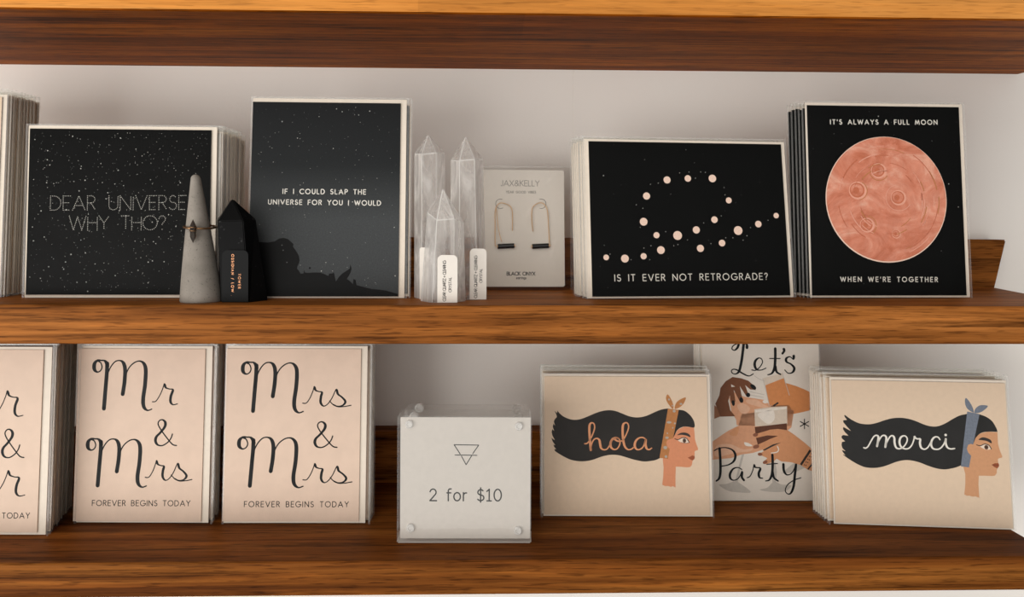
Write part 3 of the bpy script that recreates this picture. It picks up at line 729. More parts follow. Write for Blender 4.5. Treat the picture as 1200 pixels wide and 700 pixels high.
sh = Sheet((-112, 628), (56.5, 628.5), Z_LOW, 3)
rect = fit(sh, (-110, 410), (46, 410), (48.5, 624), (-110, 624)); ink = Ink(); m = sh.scale()
scripted(ink, sh, M_T, M_BOX, Gb(-82, -12, 423, 487), 1.5, 4.4)
scripted(ink, sh, R_T, R_BOX, Gb(-8, 27, 458.5, 488), 1.2, 3.2)
scripted(ink, sh, AMP_T, AMP_BOX, Gb(2.5, 28, 503.5, 537), 1.5, 3.4)
scripted(ink, sh, M_T, M_BOX, Gb(-88, -18, 519, 580), 1.5, 4.4)
scripted(ink, sh, R_T, R_BOX, Gb(-8, 29, 552, 581.5), 1.2, 3.2)
write(ink, 'lettering', M_INK, 'FOREVER BEGINS TODAY', sh.loc(-82, 607.5), sh.loc(34.6, 607.6), 6.0 * m, .85 * m, space=.5)
_, _, H = greeting_card(sh, (50, 403), rect, (.001, .0055, .0028, .002), M_BLUSH, 'blush card with script letters, cut off by the left picture edge', 'blush cards cut off at the lower left', body=M_CREAM, seed=61, ink=ink, labels={'lettering': SUB})
stack(sh, H, 15, 'pale card edge-on in the deep stack behind the cut-off blush card', 'blush cards cut off at the lower left', +1, (85, 601), .0033, seed=62, env_mat=M_ENV_EDGE, front=M_BLUSH, zj=.001)

sh = Sheet((87.5, 613.8), (248.5, 614.5), Z_LOW, 3)
rect = fit(sh, (88.6, 409), (237.8, 409), (238.4, 611.5), (89.4, 611.5)); ink = Ink(); m = sh.scale()
scripted(ink, sh, M_T, M_BOX, Hb(73, 314, 62, 273), 1.5, 4.6)
scripted(ink, sh, R_T, R_BOX, Hb(318, 423, 162, 249), 1.2, 3.2)
scripted(ink, sh, AMP_T, AMP_BOX, Hb(330, 419, 313, 423), 1.5, 3.4)
scripted(ink, sh, M_T, M_BOX, Hb(46, 291, 392, 596), 1.5, 4.6)
scripted(ink, sh, RS_T, RS_BOX, Hb(288, 484, 484, 570), 1.2, 3.0)
write(ink, 'lettering', M_INK, 'FOREVER BEGINS TODAY', sh.loc(108, 592.9), sh.loc(222.7, 593.2), 6.0 * m, .85 * m, space=.5)
_, _, H = greeting_card(sh, (160, 403.5), rect, (.0008, .0050, .0022, .002), M_BLUSH, 'blush card with script Mr above Mrs, second from left on the lowest shelf', 'blush cards second from the left', body=M_CREAM, seed=63, ink=ink, labels={'lettering': SUB})
stack(sh, H, 6, 'sleeved card edge-on behind the second blush card from the left', 'blush cards second from the left', +1, (257.5, 608), .0033, seed=64, env_mat=M_ENV_EDGE, front=M_BLUSH)

sh = Sheet((260.3, 614.6), (433.2, 614.6), Z_LOW, 3)
rect = fit(sh, (262, 409), (421.4, 409), (422.2, 611.3), (263.6, 611.3)); ink = Ink(); m = sh.scale()
scripted(ink, sh, M_T, M_BOX, Ib(88, 341, 70, 283), 1.5, 4.6)
scripted(ink, sh, RS_T, RS_BOX, Ib(340, 543, 173, 258), 1.2, 3.0)
scripted(ink, sh, AMP_T, AMP_BOX, Ib(390, 484, 322, 431), 1.5, 3.4)
scripted(ink, sh, M_T, M_BOX, Ib(72, 340, 385, 598), 1.5, 4.6)
scripted(ink, sh, RS_T, RS_BOX, Ib(341, 547, 497, 580), 1.2, 3.0)
write(ink, 'lettering', M_INK, 'FOREVER BEGINS TODAY', sh.loc(286.2, 594.2), sh.loc(408.3, 594.4), 6.0 * m, .85 * m, space=.5)
_, _, H = greeting_card(sh, (345, 403.5), rect, (.0008, .0046, .0022, .002), M_BLUSH, 'blush card reading Mrs twice in black script, left of the clear price sign', 'blush cards left of the price sign', body=M_CREAM, seed=65, ink=ink, labels={'lettering': SUB})
stack(sh, H, 5, 'sleeved card seen edge-on behind the blush card left of the price sign', 'blush cards left of the price sign', +1, (438.5, 607), .0033, seed=66, env_mat=M_ENV_EDGE, front=M_BLUSH)

# --- hola / merci ladies
M_SKIN_H = paper('terracotta_skin_print', (208, 138, 102), .05, scale=500.0); M_SKIN_M = paper('tan_skin_print', (200, 148, 110), .05, scale=500.0)
M_HAIR = paper('brushed_black_print', (35, 32, 30), .25, .7, 40.0); M_HAIR_M = paper('brushed_charcoal_print', (31, 31, 31), .2, .7, 40.0)
M_BAND_H = paper('caramel_print', (176, 118, 70), .1, scale=300.0); M_BAND_M = paper('slate_blue_print', (110, 118, 132), .14, scale=700.0)
M_GREYDOT = plain('grey_print', (168, 158, 146), .6); M_BROW = plain('dark_brown_print', (44, 36, 32), .6)
M_LIP = plain('rust_lip_print', (146, 74, 40), .6); M_EYEW = plain('eye_white_print', (226, 208, 190), .6); M_IRIS = plain('brown_iris_print', (92, 58, 36), .6)
M_HOLA = plain('copper_script_print', (208, 142, 100), .45, .15)

sh = Sheet((634.4, 606.6), (836.6, 607.4), Z_LOW, 6)
rect = fit(sh, (637.6, 441.5), (829.5, 441.5), (830.6, 603.2), (638.4, 604.2)); ink = Ink(); m = sh.scale()
hz = lambda pts: px_list(sh, pts, 640, 470, 7.78)
fz = lambda pts: px_list(sh, pts, 770, 450, 5.0)
top = catmull([(102, 88), (118, 108), (150, 137), (190, 158), (235, 171), (285, 172), (340, 158), (400, 133), (455, 110), (510, 93), (570, 85), (630, 92), (690, 114), (750, 138), (800, 149), (850, 150), (910, 138), (970, 112), (1030, 86), (1075, 74), (1115, 69)], 4)
bot = catmull([(1040, 521), (1010, 535), (970, 546), (890, 553), (800, 536), (740, 518), (670, 498), (610, 492), (560, 496), (500, 511), (430, 536), (370, 549), (300, 551), (220, 536), (150, 502), (100, 472), (78, 455)], 4)
jag = [(74, 440), (92, 442), (72, 418), (66, 398), (84, 405), (60, 372), (47, 338), (80, 358), (58, 318), (50, 285), (56, 258), (74, 276), (60, 236), (66, 206), (82, 226), (70, 190), (78, 168), (98, 148), (94, 128), (76, 90), (100, 112)]
ink.poly('printed_hair', M_HAIR, hz(top + bot + jag))
ink.poly('printed_hair', M_HAIR, fz([(125, 152)] + catmull([(125, 152), (160, 158), (192, 182), (214, 214), (221, 245), (216, 258)], 6) + catmull([(216, 258), (160, 251), (122, 268), (104, 300), (94, 320)], 5) + [(80, 330)]))
ink.up()
face = [(92, 320), (104, 300), (122, 268), (160, 251), (216, 257), (219, 285), (222, 325), (229, 350), (239, 376), (240, 388), (224, 393), (219, 400), (221, 412), (219, 420), (221, 432), (219, 440), (209, 450), (206, 462), (204, 476), (194, 488), (175, 490), (140, 487), (110, 486), (108, 540), (108, 608), (92, 600), (80, 605), (66, 599), (48, 600), (30, 592), (36, 540), (38, 490), (34, 450), (34, 430), (64, 438), (74, 382), (58, 368), (54, 346), (60, 330), (76, 324)]
ink.poly('printed_face', M_SKIN_H, fz(face)); ink.up()
ink.poly('printed_headband', M_BAND_H, fz([(64, 145), (127, 153), (94, 320), (76, 324), (60, 330), (54, 346), (58, 368), (74, 382), (64, 440), (14, 434)]))
ink.poly('printed_headband', M_BAND_H, fz(catmull([(90, 147), (62, 112), (52, 85), (62, 62), (84, 94), (96, 130)], 5, True)))
ink.poly('printed_headband', M_BAND_H, fz(catmull([(104, 147), (110, 115), (132, 94), (168, 80), (158, 112), (135, 136)], 5, True))); ink.up()
for x, y, a, b in ((100, 160, 9, 8), (70, 226, 14, 7), (104, 232, 6, 5), (92, 258, 4, 5), (58, 316, 10, 7), (48, 374, 11, 10), (52, 427, 8, 8), (70, 92, 6, 6), (140, 118, 8, 6), (90, 128, 4, 5), (60, 290, 4, 5)):
    ink.disc('printed_headband', M_GREYDOT, *fz([(x, y)])[0], a / 5 * m, b / 5 * m, 10)
ink.poly('printed_face', M_BROW, fz(catmull([(118, 301), (138, 288), (165, 286), (188, 296), (195, 313), (172, 304), (142, 299)], 5, True)))
ink.poly('printed_face', M_EYEW, fz(catmull([(122, 329), (145, 318), (170, 321), (188, 343), (160, 347), (138, 342)], 5, True))); ink.up()
ink.disc('printed_face', M_IRIS, *fz([(160, 333)])[0], 2.1 * m, 2.5 * m, 14); ink.up()
ink.disc('printed_face', M_BROW, *fz([(160, 333)])[0], 1.0 * m, 1.2 * m, 10)
ink.stroke('printed_face', M_BROW, fz(catmull([(104, 322), (124, 327), (148, 316), (172, 320), (189, 344)], 6)), .9 * m)
ink.stroke('printed_face', M_BROW, fz(catmull([(189, 344), (165, 348), (140, 343)], 6)), .4 * m)
ink.poly('printed_face', M_LIP, fz([(180, 432), (198, 425), (207, 419), (213, 423), (219, 421), (221, 432), (219, 440), (209, 449), (195, 444)]))
ink.up()
for st in ([(352, 391), (375, 386), (400, 355), (428, 295), (442, 245), (436, 210), (416, 200), (398, 216), (394, 260), (398, 340), (407, 448)], [(407, 446), (415, 395), (434, 355), (462, 342), (485, 358), (492, 395), (502, 432), (530, 446), (558, 436), (584, 395), (600, 362), (628, 340)],
           [(664, 346), (638, 334), (608, 345), (588, 380), (590, 420), (615, 442), (645, 438), (668, 405), (673, 368), (660, 342), (636, 338), (628, 350), (650, 366), (680, 368), (705, 352), (735, 295), (752, 240), (742, 205), (722, 200), (702, 218), (697, 270), (702, 350), (716, 412), (742, 442), (772, 442), (798, 425)],
           [(905, 347), (880, 334), (845, 340), (815, 370), (808, 412), (826, 442), (858, 441), (888, 412), (908, 350), (906, 400), (918, 436), (940, 444), (962, 431)]):
    ink.stroke('lettering', M_HOLA, hz(catmull(st, 7)), 1.5 * m, 2.7 * m)
_, _, H = greeting_card(sh, (735, 437.5), rect, (.0008, .0024, .0012, .002), M_CREAM, 'cream card with a lady in a brown headband and the word hola', 'hola cards', body=M_WHITE, seed=71, ink=ink, labels={'lettering': 'copper script word', 'printed_headband': 'caramel headband with grey spots'})
stack(sh, H, 6, 'sleeved card behind the hola card, only its top edge showing', 'hola cards', -1, (633.2, 602), .0033, seed=72, front=M_CREAM, zj=.0014, dh=.003)

sh = Sheet((971.4, 615.4), (1190.6, 622.8), Z_LOW, 6)
rect = fit(sh, (976, 446), (1181, 449), (1183.5, 619.2), (977, 612.5)); ink = Ink(); m = sh.scale()
hz = lambda pts: px_list(sh, pts, 980, 470, 7.0)
fz = lambda pts: px_list(sh, pts, 1110, 460, 5.0)
top = catmull([(70, 115), (95, 134), (130, 157), (180, 181), (230, 191), (285, 191), (340, 178), (400, 158), (460, 143), (525, 139), (590, 147), (650, 165), (710, 190), (760, 206), (810, 211), (855, 202), (905, 179), (960, 146), (1010, 122), (1050, 109)], 4)
top2 = px_list(sh, [(40, 149), (80, 134), (118, 126)], 1110, 460, 5.0)
bot = px_list(sh, [(82, 436), (40, 447), (0, 452)], 1110, 460, 5.0)[:1]
bot2 = catmull([(1022, 530), (985, 545), (940, 556), (885, 563), (820, 554), (750, 532), (690, 508), (620, 490), (560, 487), (495, 500), (420, 528), (360, 545), (300, 551), (230, 543), (160, 512), (100, 475), (58, 445)], 4)
jag = [(56, 438), (76, 448), (52, 418), (46, 402), (76, 414), (50, 388), (43, 362), (46, 338), (72, 332), (46, 308), (42, 292), (56, 280), (100, 286), (70, 256), (55, 232), (58, 214), (120, 248), (78, 200), (58, 176), (56, 160), (88, 156), (72, 136), (65, 120)]
ink.poly('printed_hair', M_HAIR_M, hz(top) + top2 + bot + hz(bot2 + jag))
ink.poly('printed_hair', M_HAIR_M, fz([(186, 128)] + catmull([(186, 128), (225, 142), (262, 168), (287, 208), (295, 232)], 6) + catmull([(295, 232), (240, 231), (200, 238), (172, 262), (152, 305)], 5)))
ink.up()
face = [(152, 306), (166, 268), (186, 246), (204, 238), (240, 231), (294, 234), (296, 268), (298, 305), (309, 342), (323, 376), (320, 383), (302, 387), (296, 394), (298, 404), (297, 412), (304, 424), (303, 434), (294, 446), (290, 458), (291, 472), (280, 488), (262, 491), (220, 489), (185, 489), (183, 540), (188, 619), (165, 610), (148, 612), (130, 606), (115, 607), (100, 598), (106, 540), (106, 480), (94, 436), (128, 440), (140, 372), (122, 352), (115, 330), (122, 308), (138, 302)]
ink.poly('printed_face', M_SKIN_M, fz(face)); ink.up()
ink.poly('printed_headband', M_BAND_M, fz([(117, 112), (189, 128), (152, 306), (138, 302), (122, 308), (115, 330), (122, 352), (140, 372), (128, 440), (80, 434)]))
ink.poly('printed_headband', M_BAND_M, fz(catmull([(152, 119), (118, 96), (104, 62), (110, 33), (140, 70), (155, 108)], 5, True)))
ink.poly('printed_headband', M_BAND_M, fz(catmull([(160, 120), (166, 95), (194, 76), (238, 80), (214, 106), (186, 120)], 5, True))); ink.up()
ink.poly('printed_face', M_BROW, fz(catmull([(183, 277), (205, 264), (232, 268), (256, 281), (259, 299), (232, 286), (205, 281)], 5, True)))
ink.poly('printed_face', M_EYEW, fz(catmull([(192, 315), (218, 305), (243, 312), (255, 332), (230, 336), (208, 328)], 5, True))); ink.up()
ink.disc('printed_face', M_IRIS, *fz([(229, 322)])[0], 2.2 * m, 2.5 * m, 14); ink.up()
ink.disc('printed_face', M_BROW, *fz([(229, 322)])[0], 1.0 * m, 1.2 * m, 10)
ink.stroke('printed_face', M_BROW, fz(catmull([(172, 308), (194, 313), (220, 303), (244, 311), (258, 332)], 6)), .9 * m)
ink.poly('printed_face', M_LIP, fz([(260, 425), (280, 415), (290, 416), (298, 412), (304, 424), (303, 434), (294, 446), (276, 438)]))
ink.stroke('printed_face', M_BROW, fz([(262, 425), (300, 427)]), .4 * m)
ink.up()
for st in ([(226, 384), (240, 388), (260, 374), (285, 330), (305, 297), (325, 283), (344, 292), (343, 325), (334, 372)], [(336, 356), (355, 316), (375, 288), (396, 284), (410, 300), (408, 335), (402, 378)], [(404, 362), (425, 318), (445, 290), (464, 287), (476, 306), (478, 345), (490, 382), (515, 393), (548, 380), (574, 346), (582, 312), (568, 290), (546, 288), (525, 306), (518, 340), (530, 375), (560, 393), (592, 390), (618, 365), (636, 320), (641, 292), (650, 306), (668, 312), (688, 314), (686, 348), (696, 384), (724, 397), (752, 380), (775, 340)],
           [(850, 318), (834, 298), (808, 297), (786, 320), (777, 355), (790, 388), (820, 398), (852, 390), (880, 358), (898, 313)], [(898, 313), (897, 345), (910, 380), (936, 394), (970, 391)]):
    ink.stroke('lettering', M_WTEXT, hz(catmull(st, 7)), 1.5 * m, 2.3 * m)
ink.disc('lettering', M_WTEXT, *hz([(897, 280)])[0], 1.4 * m, n=12)
_, _, H = greeting_card(sh, (1080, 438), rect, (.0008, .0024, .0016, .002), M_CREAM, 'cream card with a lady in a slate blue headband and the word merci', 'merci cards', body=M_WHITE, seed=73, ink=ink, labels={'lettering': 'white script word', 'printed_headband': 'slate blue headband'})
stack(sh, H, 7, 'pale-edged card fanned out behind the merci card', 'merci cards', -1, (957, 604), .0034, seed=74, front=M_CREAM, zj=.0014, xj=.0004)

# --- Let's Party
sh = Sheet((822.5, 588.6), (967.5, 588.4), Z_LOW, 6)
rect = fit(sh, (824, 396), (961.5, 396), (963.5, 586.2), (825, 586.2)); ink = Ink(); m = sh.scale()
az = lambda pts: px_list(sh, pts, 830, 405, 7.37)
bz = lambda pts: px_list(sh, pts, 830, 490, 6.364)
P = lambda n, c, k=0.5: paper(n, c, .06, scale=300.0)
S1, S1b = P('deep_brown_skin_print', (112, 68, 42)), P('brown_skin_print', (140, 94, 66)); S2 = P('amber_skin_print', (198, 130, 80)); S3 = P('rosy_skin_print', (206, 152, 118)); S4 = P('tan_hand_print', (200, 142, 102)); S3b = P('pale_rosy_skin_print', (214, 170, 142))
GL, GL2 = P('pale_glass_print', (206, 192, 176)), P('white_glass_print', (222, 214, 204)); DR = P('cola_print', (92, 54, 36)); GR = P('soft_grey_print', (182, 176, 168)); NL = plain('brown_nail_print', (130, 76, 50), .5)
ink.poly('printed_glasses', GR, bz([(262, 225), (278, 235), (240, 370), (222, 475), (200, 475), (235, 330)]))
ink.poly('printed_glasses', GR, bz(catmull([(80, 500), (140, 492), (200, 472), (245, 494), (318, 554), (230, 556), (150, 545)], 4, True)))
ink.poly('printed_glasses', GR, bz(catmull([(384, 537), (440, 520), (490, 476), (545, 496), (620, 505), (570, 548), (470, 552)], 4, True)))
ink.poly('printed_glasses', GR, bz([(470, 340), (500, 330), (512, 400), (505, 480), (478, 480)]))
ink.poly('printed_glasses', GR, bz([(545, 415), (620, 350), (660, 325), (738, 365), (640, 408)])); ink.up()
ink.poly('printed_hands', S2, az([(640, 318), (690, 330), (760, 352), (830, 380), (892, 410), (886, 490), (874, 562), (800, 580), (735, 592), (700, 640), (640, 600), (540, 530), (600, 400)]))
ink.poly('printed_hands', M_INK, az([(886, 428), (905, 420), (905, 562), (872, 556)]))
ink.poly('printed_hands', S3, az([(180, 450), (215, 400), (300, 440), (345, 450), (480, 470), (540, 520), (700, 515), (735, 590), (720, 690), (560, 700), (245, 690), (240, 640), (200, 580)]))
ink.poly('printed_hands', S3, bz([(30, 178), (100, 128), (150, 95), (225, 58), (250, -30), (345, -40), (640, -60), (620, 70), (520, 150), (400, 240), (330, 262), (250, 272), (170, 300), (30, 312)])); ink.up()
ink.poly('printed_hands', S3b, az(catmull([(330, 470), (420, 470), (470, 505), (520, 530), (500, 545), (400, 520), (340, 500)], 4, True)))
ink.poly('printed_hands', S3b, az(catmull([(250, 520), (300, 500), (360, 540), (330, 590), (280, 580)], 4, True)))
ink.poly('printed_hands', S3b, bz(catmull([(60, 210), (160, 195), (260, 235), (330, 225), (310, 250), (200, 262), (60, 290)], 4, True)))
ink.poly('printed_hands', S4, bz(catmull([(160, 110), (225, 62), (215, 130), (170, 130)], 4, True)))
ink.poly('printed_glasses', GL, az([(468, 285), (640, 240), (652, 282), (492, 345)]))
ink.poly('printed_glasses', S2, az([(492, 345), (652, 282), (688, 420), (600, 480), (528, 525), (512, 440)])); ink.up()
ink.poly('printed_hands', S1b, az([(52, 515), (90, 545), (110, 612), (52, 635)]))
ink.poly('printed_hands', S1, az([(60, 505), (95, 432), (105, 368), (150, 310), (210, 273), (285, 284), (345, 305), (388, 342), (412, 386), (362, 380), (318, 342), (345, 418), (355, 445), (332, 444), (272, 352), (292, 450), (302, 490), (275, 492), (220, 384), (234, 480), (216, 520), (196, 492), (186, 432), (172, 480), (190, 560), (232, 612), (104, 616), (85, 560)])); ink.up()
for x, y, a, b, r in ((388, 358, 30, 17, -40), (344, 428, 18, 19, 0), (286, 472, 17, 24, 10), (216, 498, 14, 24, 5)):
    ink.disc('printed_hands', M_INK, *az([(x, y)])[0], a / 7.37 * m, b / 7.37 * m, 14, radians(r))
ink.poly('printed_hands', GL2, az([(196, 335), (232, 356), (200, 360)]))
for st in ([(360, 400), (480, 425)], [(362, 428), (476, 450)], [(398, 262), (440, 290), (490, 310)], [(470, 285), (500, 400), (528, 525)], [(640, 238), (672, 340), (700, 430)]):
    ink.stroke('printed_glasses', GR, az(catmull(st, 4)), .7 * m)
ink.stroke('printed_hands', M_BROW, az([(566, 520), (600, 498)]), 2.0 * m)
ink.disc('printed_glasses', GL2, *az([(492, 486)])[0], 3.2 * m, 2.0 * m, 12)
ink.poly('printed_glasses', GL, az([(398, 552), (540, 532), (680, 526), (682, 680), (404, 700)])); ink.up()
ink.poly('printed_glasses', GL2, az(catmull([(425, 600), (480, 570), (560, 560), (570, 640), (520, 680), (470, 650)], 4, True)))
ink.poly('printed_glasses', GL2, az([(405, 560), (678, 530), (678, 548), (408, 580)]))
ink.poly('printed_glasses', DR, bz([(346, 68), (585, 40), (588, 130), (520, 190), (370, 205), (356, 150)])); ink.up()
ink.poly('printed_hands', S4, bz([(340, 122), (375, 114), (460, 88), (520, 82), (592, 92), (650, 132), (720, 186), (780, 240), (792, 330), (790, 402), (740, 386), (690, 352), (620, 331), (545, 325), (510, 304), (480, 330), (430, 345), (405, 335), (440, 300), (400, 282), (372, 270), (412, 250), (400, 228), (340, 222), (356, 206), (430, 172), (480, 148), (360, 150), (345, 138)]))
ink.up()
ink.poly('printed_glasses', DR, bz([(356, 150), (440, 130), (520, 134), (480, 150), (368, 192)]))
ink.poly('printed_hands', M_BROW, bz([(405, 240), (480, 198), (545, 182), (490, 208), (420, 244)]))
for x, y, a, b, r in ((352, 126, 20, 13, 10), (357, 214, 24, 14, 15), (386, 271, 18, 12, 0), (424, 330, 19, 12, 25)):
    ink.disc('printed_hands', NL, *bz([(x, y)])[0], a / 6.364 * m, b / 6.364 * m, 14, radians(r))
ink.stroke('printed_hands', M_BROW, bz([(762, 240), (690, 350)]), 2.6 * m, caps=False)
ink.stroke('printed_hands', M_BROW, bz([(790, 326), (742, 384)]), 1.8 * m, caps=False)
for k in range(10):
    ink.disc('printed_hands', M_BROW, *bz([(716 + (k % 5) * 13 + (k // 5) * 12, 350 - (k % 5) * 21 + (k // 5) * 4)])[0], .7 * m, n=8)
ink.poly('printed_glasses', GL2, bz(catmull([(268, 182), (300, 188), (330, 208), (300, 212), (275, 204)], 4, True)))
ink.up()
ink.stroke('printed_hands', GL2, bz(catmull([(515, 212), (524, 235), (512, 255), (470, 262)], 4)), 1.2 * m)
for a in (90, 30, 150):
    c = (717, 45); d = 36
    ink.stroke('lettering', M_INK, bz([(c[0] - d * cos(radians(a)), c[1] - d * sin(radians(a))), (c[0] + d * cos(radians(a)), c[1] + d * sin(radians(a)))]), 1.1 * m)
for st in ([(262, -6), (250, 22), (226, 42), (204, 30), (214, 4), (246, -14), (290, -28), (330, -10), (334, 20)], [(306, -20), (296, 70), (284, 150), (266, 222), (238, 246), (208, 240), (200, 218), (218, 206), (252, 214), (300, 244), (350, 264), (388, 246)],
           [(376, 212), (410, 214), (446, 186), (468, 145), (456, 114), (428, 112), (404, 140), (402, 180), (422, 210), (460, 212), (498, 196)], [(578, 28), (578, 110), (572, 190), (550, 240), (514, 254)], [(578, 180), (590, 228), (624, 250)], [(530, 113), (620, 113)],
           [(652, 32), (655, 48), (640, 70)], [(738, 92), (734, 118), (704, 98), (674, 112), (676, 142), (714, 162), (742, 196), (728, 232), (690, 240), (660, 212)]):
    ink.stroke('lettering', M_INK, az(catmull(st, 7)), 1.2 * m, 3.2 * m)
for st in ([(84, 228), (90, 320), (90, 410), (80, 452), (60, 470)], [(44, 244), (80, 226), (130, 222), (178, 238), (202, 276), (190, 322), (150, 350), (96, 360)], [(250, 385), (222, 370), (186, 380), (162, 418), (166, 452), (192, 465), (226, 448), (252, 400), (250, 440), (266, 465)],
           [(290, 446), (312, 434), (332, 390), (341, 350), (350, 368), (388, 376), (376, 412), (382, 444), (405, 450)], [(478, 276), (480, 350), (474, 420), (455, 462), (428, 470)], [(478, 400), (490, 446), (520, 470)], [(436, 346), (515, 340)],
           [(560, 346), (564, 395), (586, 424), (622, 412), (650, 360), (654, 346), (645, 430), (636, 510), (616, 560), (590, 566), (574, 540), (592, 498), (640, 464), (690, 447)]):
    ink.stroke('lettering', M_INK, bz(catmull(st, 7)), 1.2 * m, 3.0 * m)
M_PARTY = paper('pale_grey_print_paper', (214, 206, 196), .02)
_, _, H = greeting_card(sh, (895, 392), rect, (.0006, .0026, .0010, .002), M_PARTY, 'pale card of hands clinking glasses, set back between the two lady cards', 'clinking hands cards', seed=75, ink=ink, labels={'lettering': 'black brush script lettering', 'printed_hands': 'printed hands of several skin tones', 'printed_glasses': 'printed drinking glasses'})
stack(sh, H, 1, 'sleeved card behind the clinking hands card, only its side edges showing', 'clinking hands cards', -1, (816.5, 586), .0034, seed=76, front=M_PARTY)

# ------------------------------------------------------------------ earring card and its two earrings
sh = Sheet((563, 340.6), (669.8, 340.6), Z_MID, 6)
H = sh.loc(620, 195.5)[1]; m = sh.scale()
root = empty('earring_card', sh.M, 'pearl grey card in a clear sleeve that holds the two bar earrings', 'earring card')
a, b, c0, d0 = fit(sh, (563.8, 199), (661, 199.8), (661.8, 336.2), (564, 336.2))
bm = bmesh.new(); box(bm, a, b, 0, .0007, c0, d0)
es = [e for e in bm.edges if abs(e.verts[0].co.x - e.verts[1].co.x) < 1e-6 and abs(e.verts[0].co.z - e.verts[1].co.z) < 1e-6]
bmesh.ops.bevel(bm, geom=es, offset=.0008, segments=3, affect='EDGES')
bc = build('backing_card', bm, M_PCARD, root)
ink = Ink(); ez = lambda pts: px_list(sh, pts, 560, 190, 4.375)
write(ink, 'lettering', M_SILVER, 'JAX&KELLY', sh.loc(587, 218), sh.loc(632, 218.2), 6.6 * m, .8 * m, space=.4)
write(ink, 'lettering', M_SILVER, 'YEAR GOOD VIBES', sh.loc(593, 226.4), sh.loc(628, 226.6), 2.6 * m, .6 * m)
write(ink, 'lettering', M_INK, 'BLACK ONYX', sh.loc(594, 322.8), sh.loc(627, 322.9), 4.0 * m, .75 * m)
write(ink, 'lettering', M_INK, 'earrings', sh.loc(605, 327.2), sh.loc(616.6, 327.2), 2.6 * m, .45 * m)
for cx, a0, a1 in ((116, 70, 300), (325, -110, 110)):
    p = ez([(cx, 214)])[0]; ink.stroke('punched_slot', M_BROW, arc(p[0], p[1], 25 / 4.375 * m, 25 / 4.375 * m, a0, a1, 18), .5 * m)
ink.finish(bc, {'lettering': 'silver and black lettering', 'punched_slot': 'half round cut slots'})
build('clear_sleeve', sleeve_mesh(sh.W, H, 91, .0003), [M_SLEEVE, M_SEAM], root).location = (0, -.0022, 0)
def local_to_world(sh, x, y, z): return sh.O + sh.ex * x + sh.ey * y + sh.ez * z
def earring(label, wire, bar, second=None):
    e0 = ez([bar[0]])[0]
    base = Matrix.Translation(local_to_world(sh, e0[0], -.0016, e0[1])) @ sh.M.to_3x3().to_4x4()
    r = empty('bar_earring', base, label, 'earring', 'bar earrings on the pearl grey card')
    def L(pts, y=-.0006): return [(x - e0[0], y, z - e0[1]) for x, z in pts]
    bm = bmesh.new(); tube(bm, L(ez(catmull(wire, 8))), .00036, 8)
    if second: tube(bm, L(ez(catmull(second, 8)), -.0011), .00026, 8)
    build('ear_wire', bm, M_GOLD, r, smooth=True)
    bm = bmesh.new(); p, q = L(ez(bar), .0002)
    p, q = Vector(p), Vector(q); d = (q - p).normalized()
    tube(bm, [p, p + d * .0003, q - d * .0003, q], 13 / 4.375 * m, 18)
    build('onyx_bar', bm, M_ONYX, r)
    bm = bmesh.new()
    for s, e in ((p - d * .0007, p + d * .0001), (q - d * .0001, q + d * .0007)): tube(bm, [s, e], 8 / 4.375 * m, 14)
    build('end_cap', bm, M_GOLD, r)
earring('left hand gold wire earring with a black bar on grey card', [(92, 432), (88, 424), (88, 340), (88, 262), (98, 226), (116, 212), (142, 216), (164, 228), (175, 252), (177, 300), (176, 354)], [(102, 434), (186, 430)], [(94, 240), (100, 300), (108, 360), (122, 412)])
earring('right hand gold wire earring with a black bar on grey card', [(372, 428), (366, 420), (361, 330), (356, 258), (345, 226), (324, 211), (298, 218), (278, 240), (275, 290), (281, 357)], [(278, 434), (362, 430)])

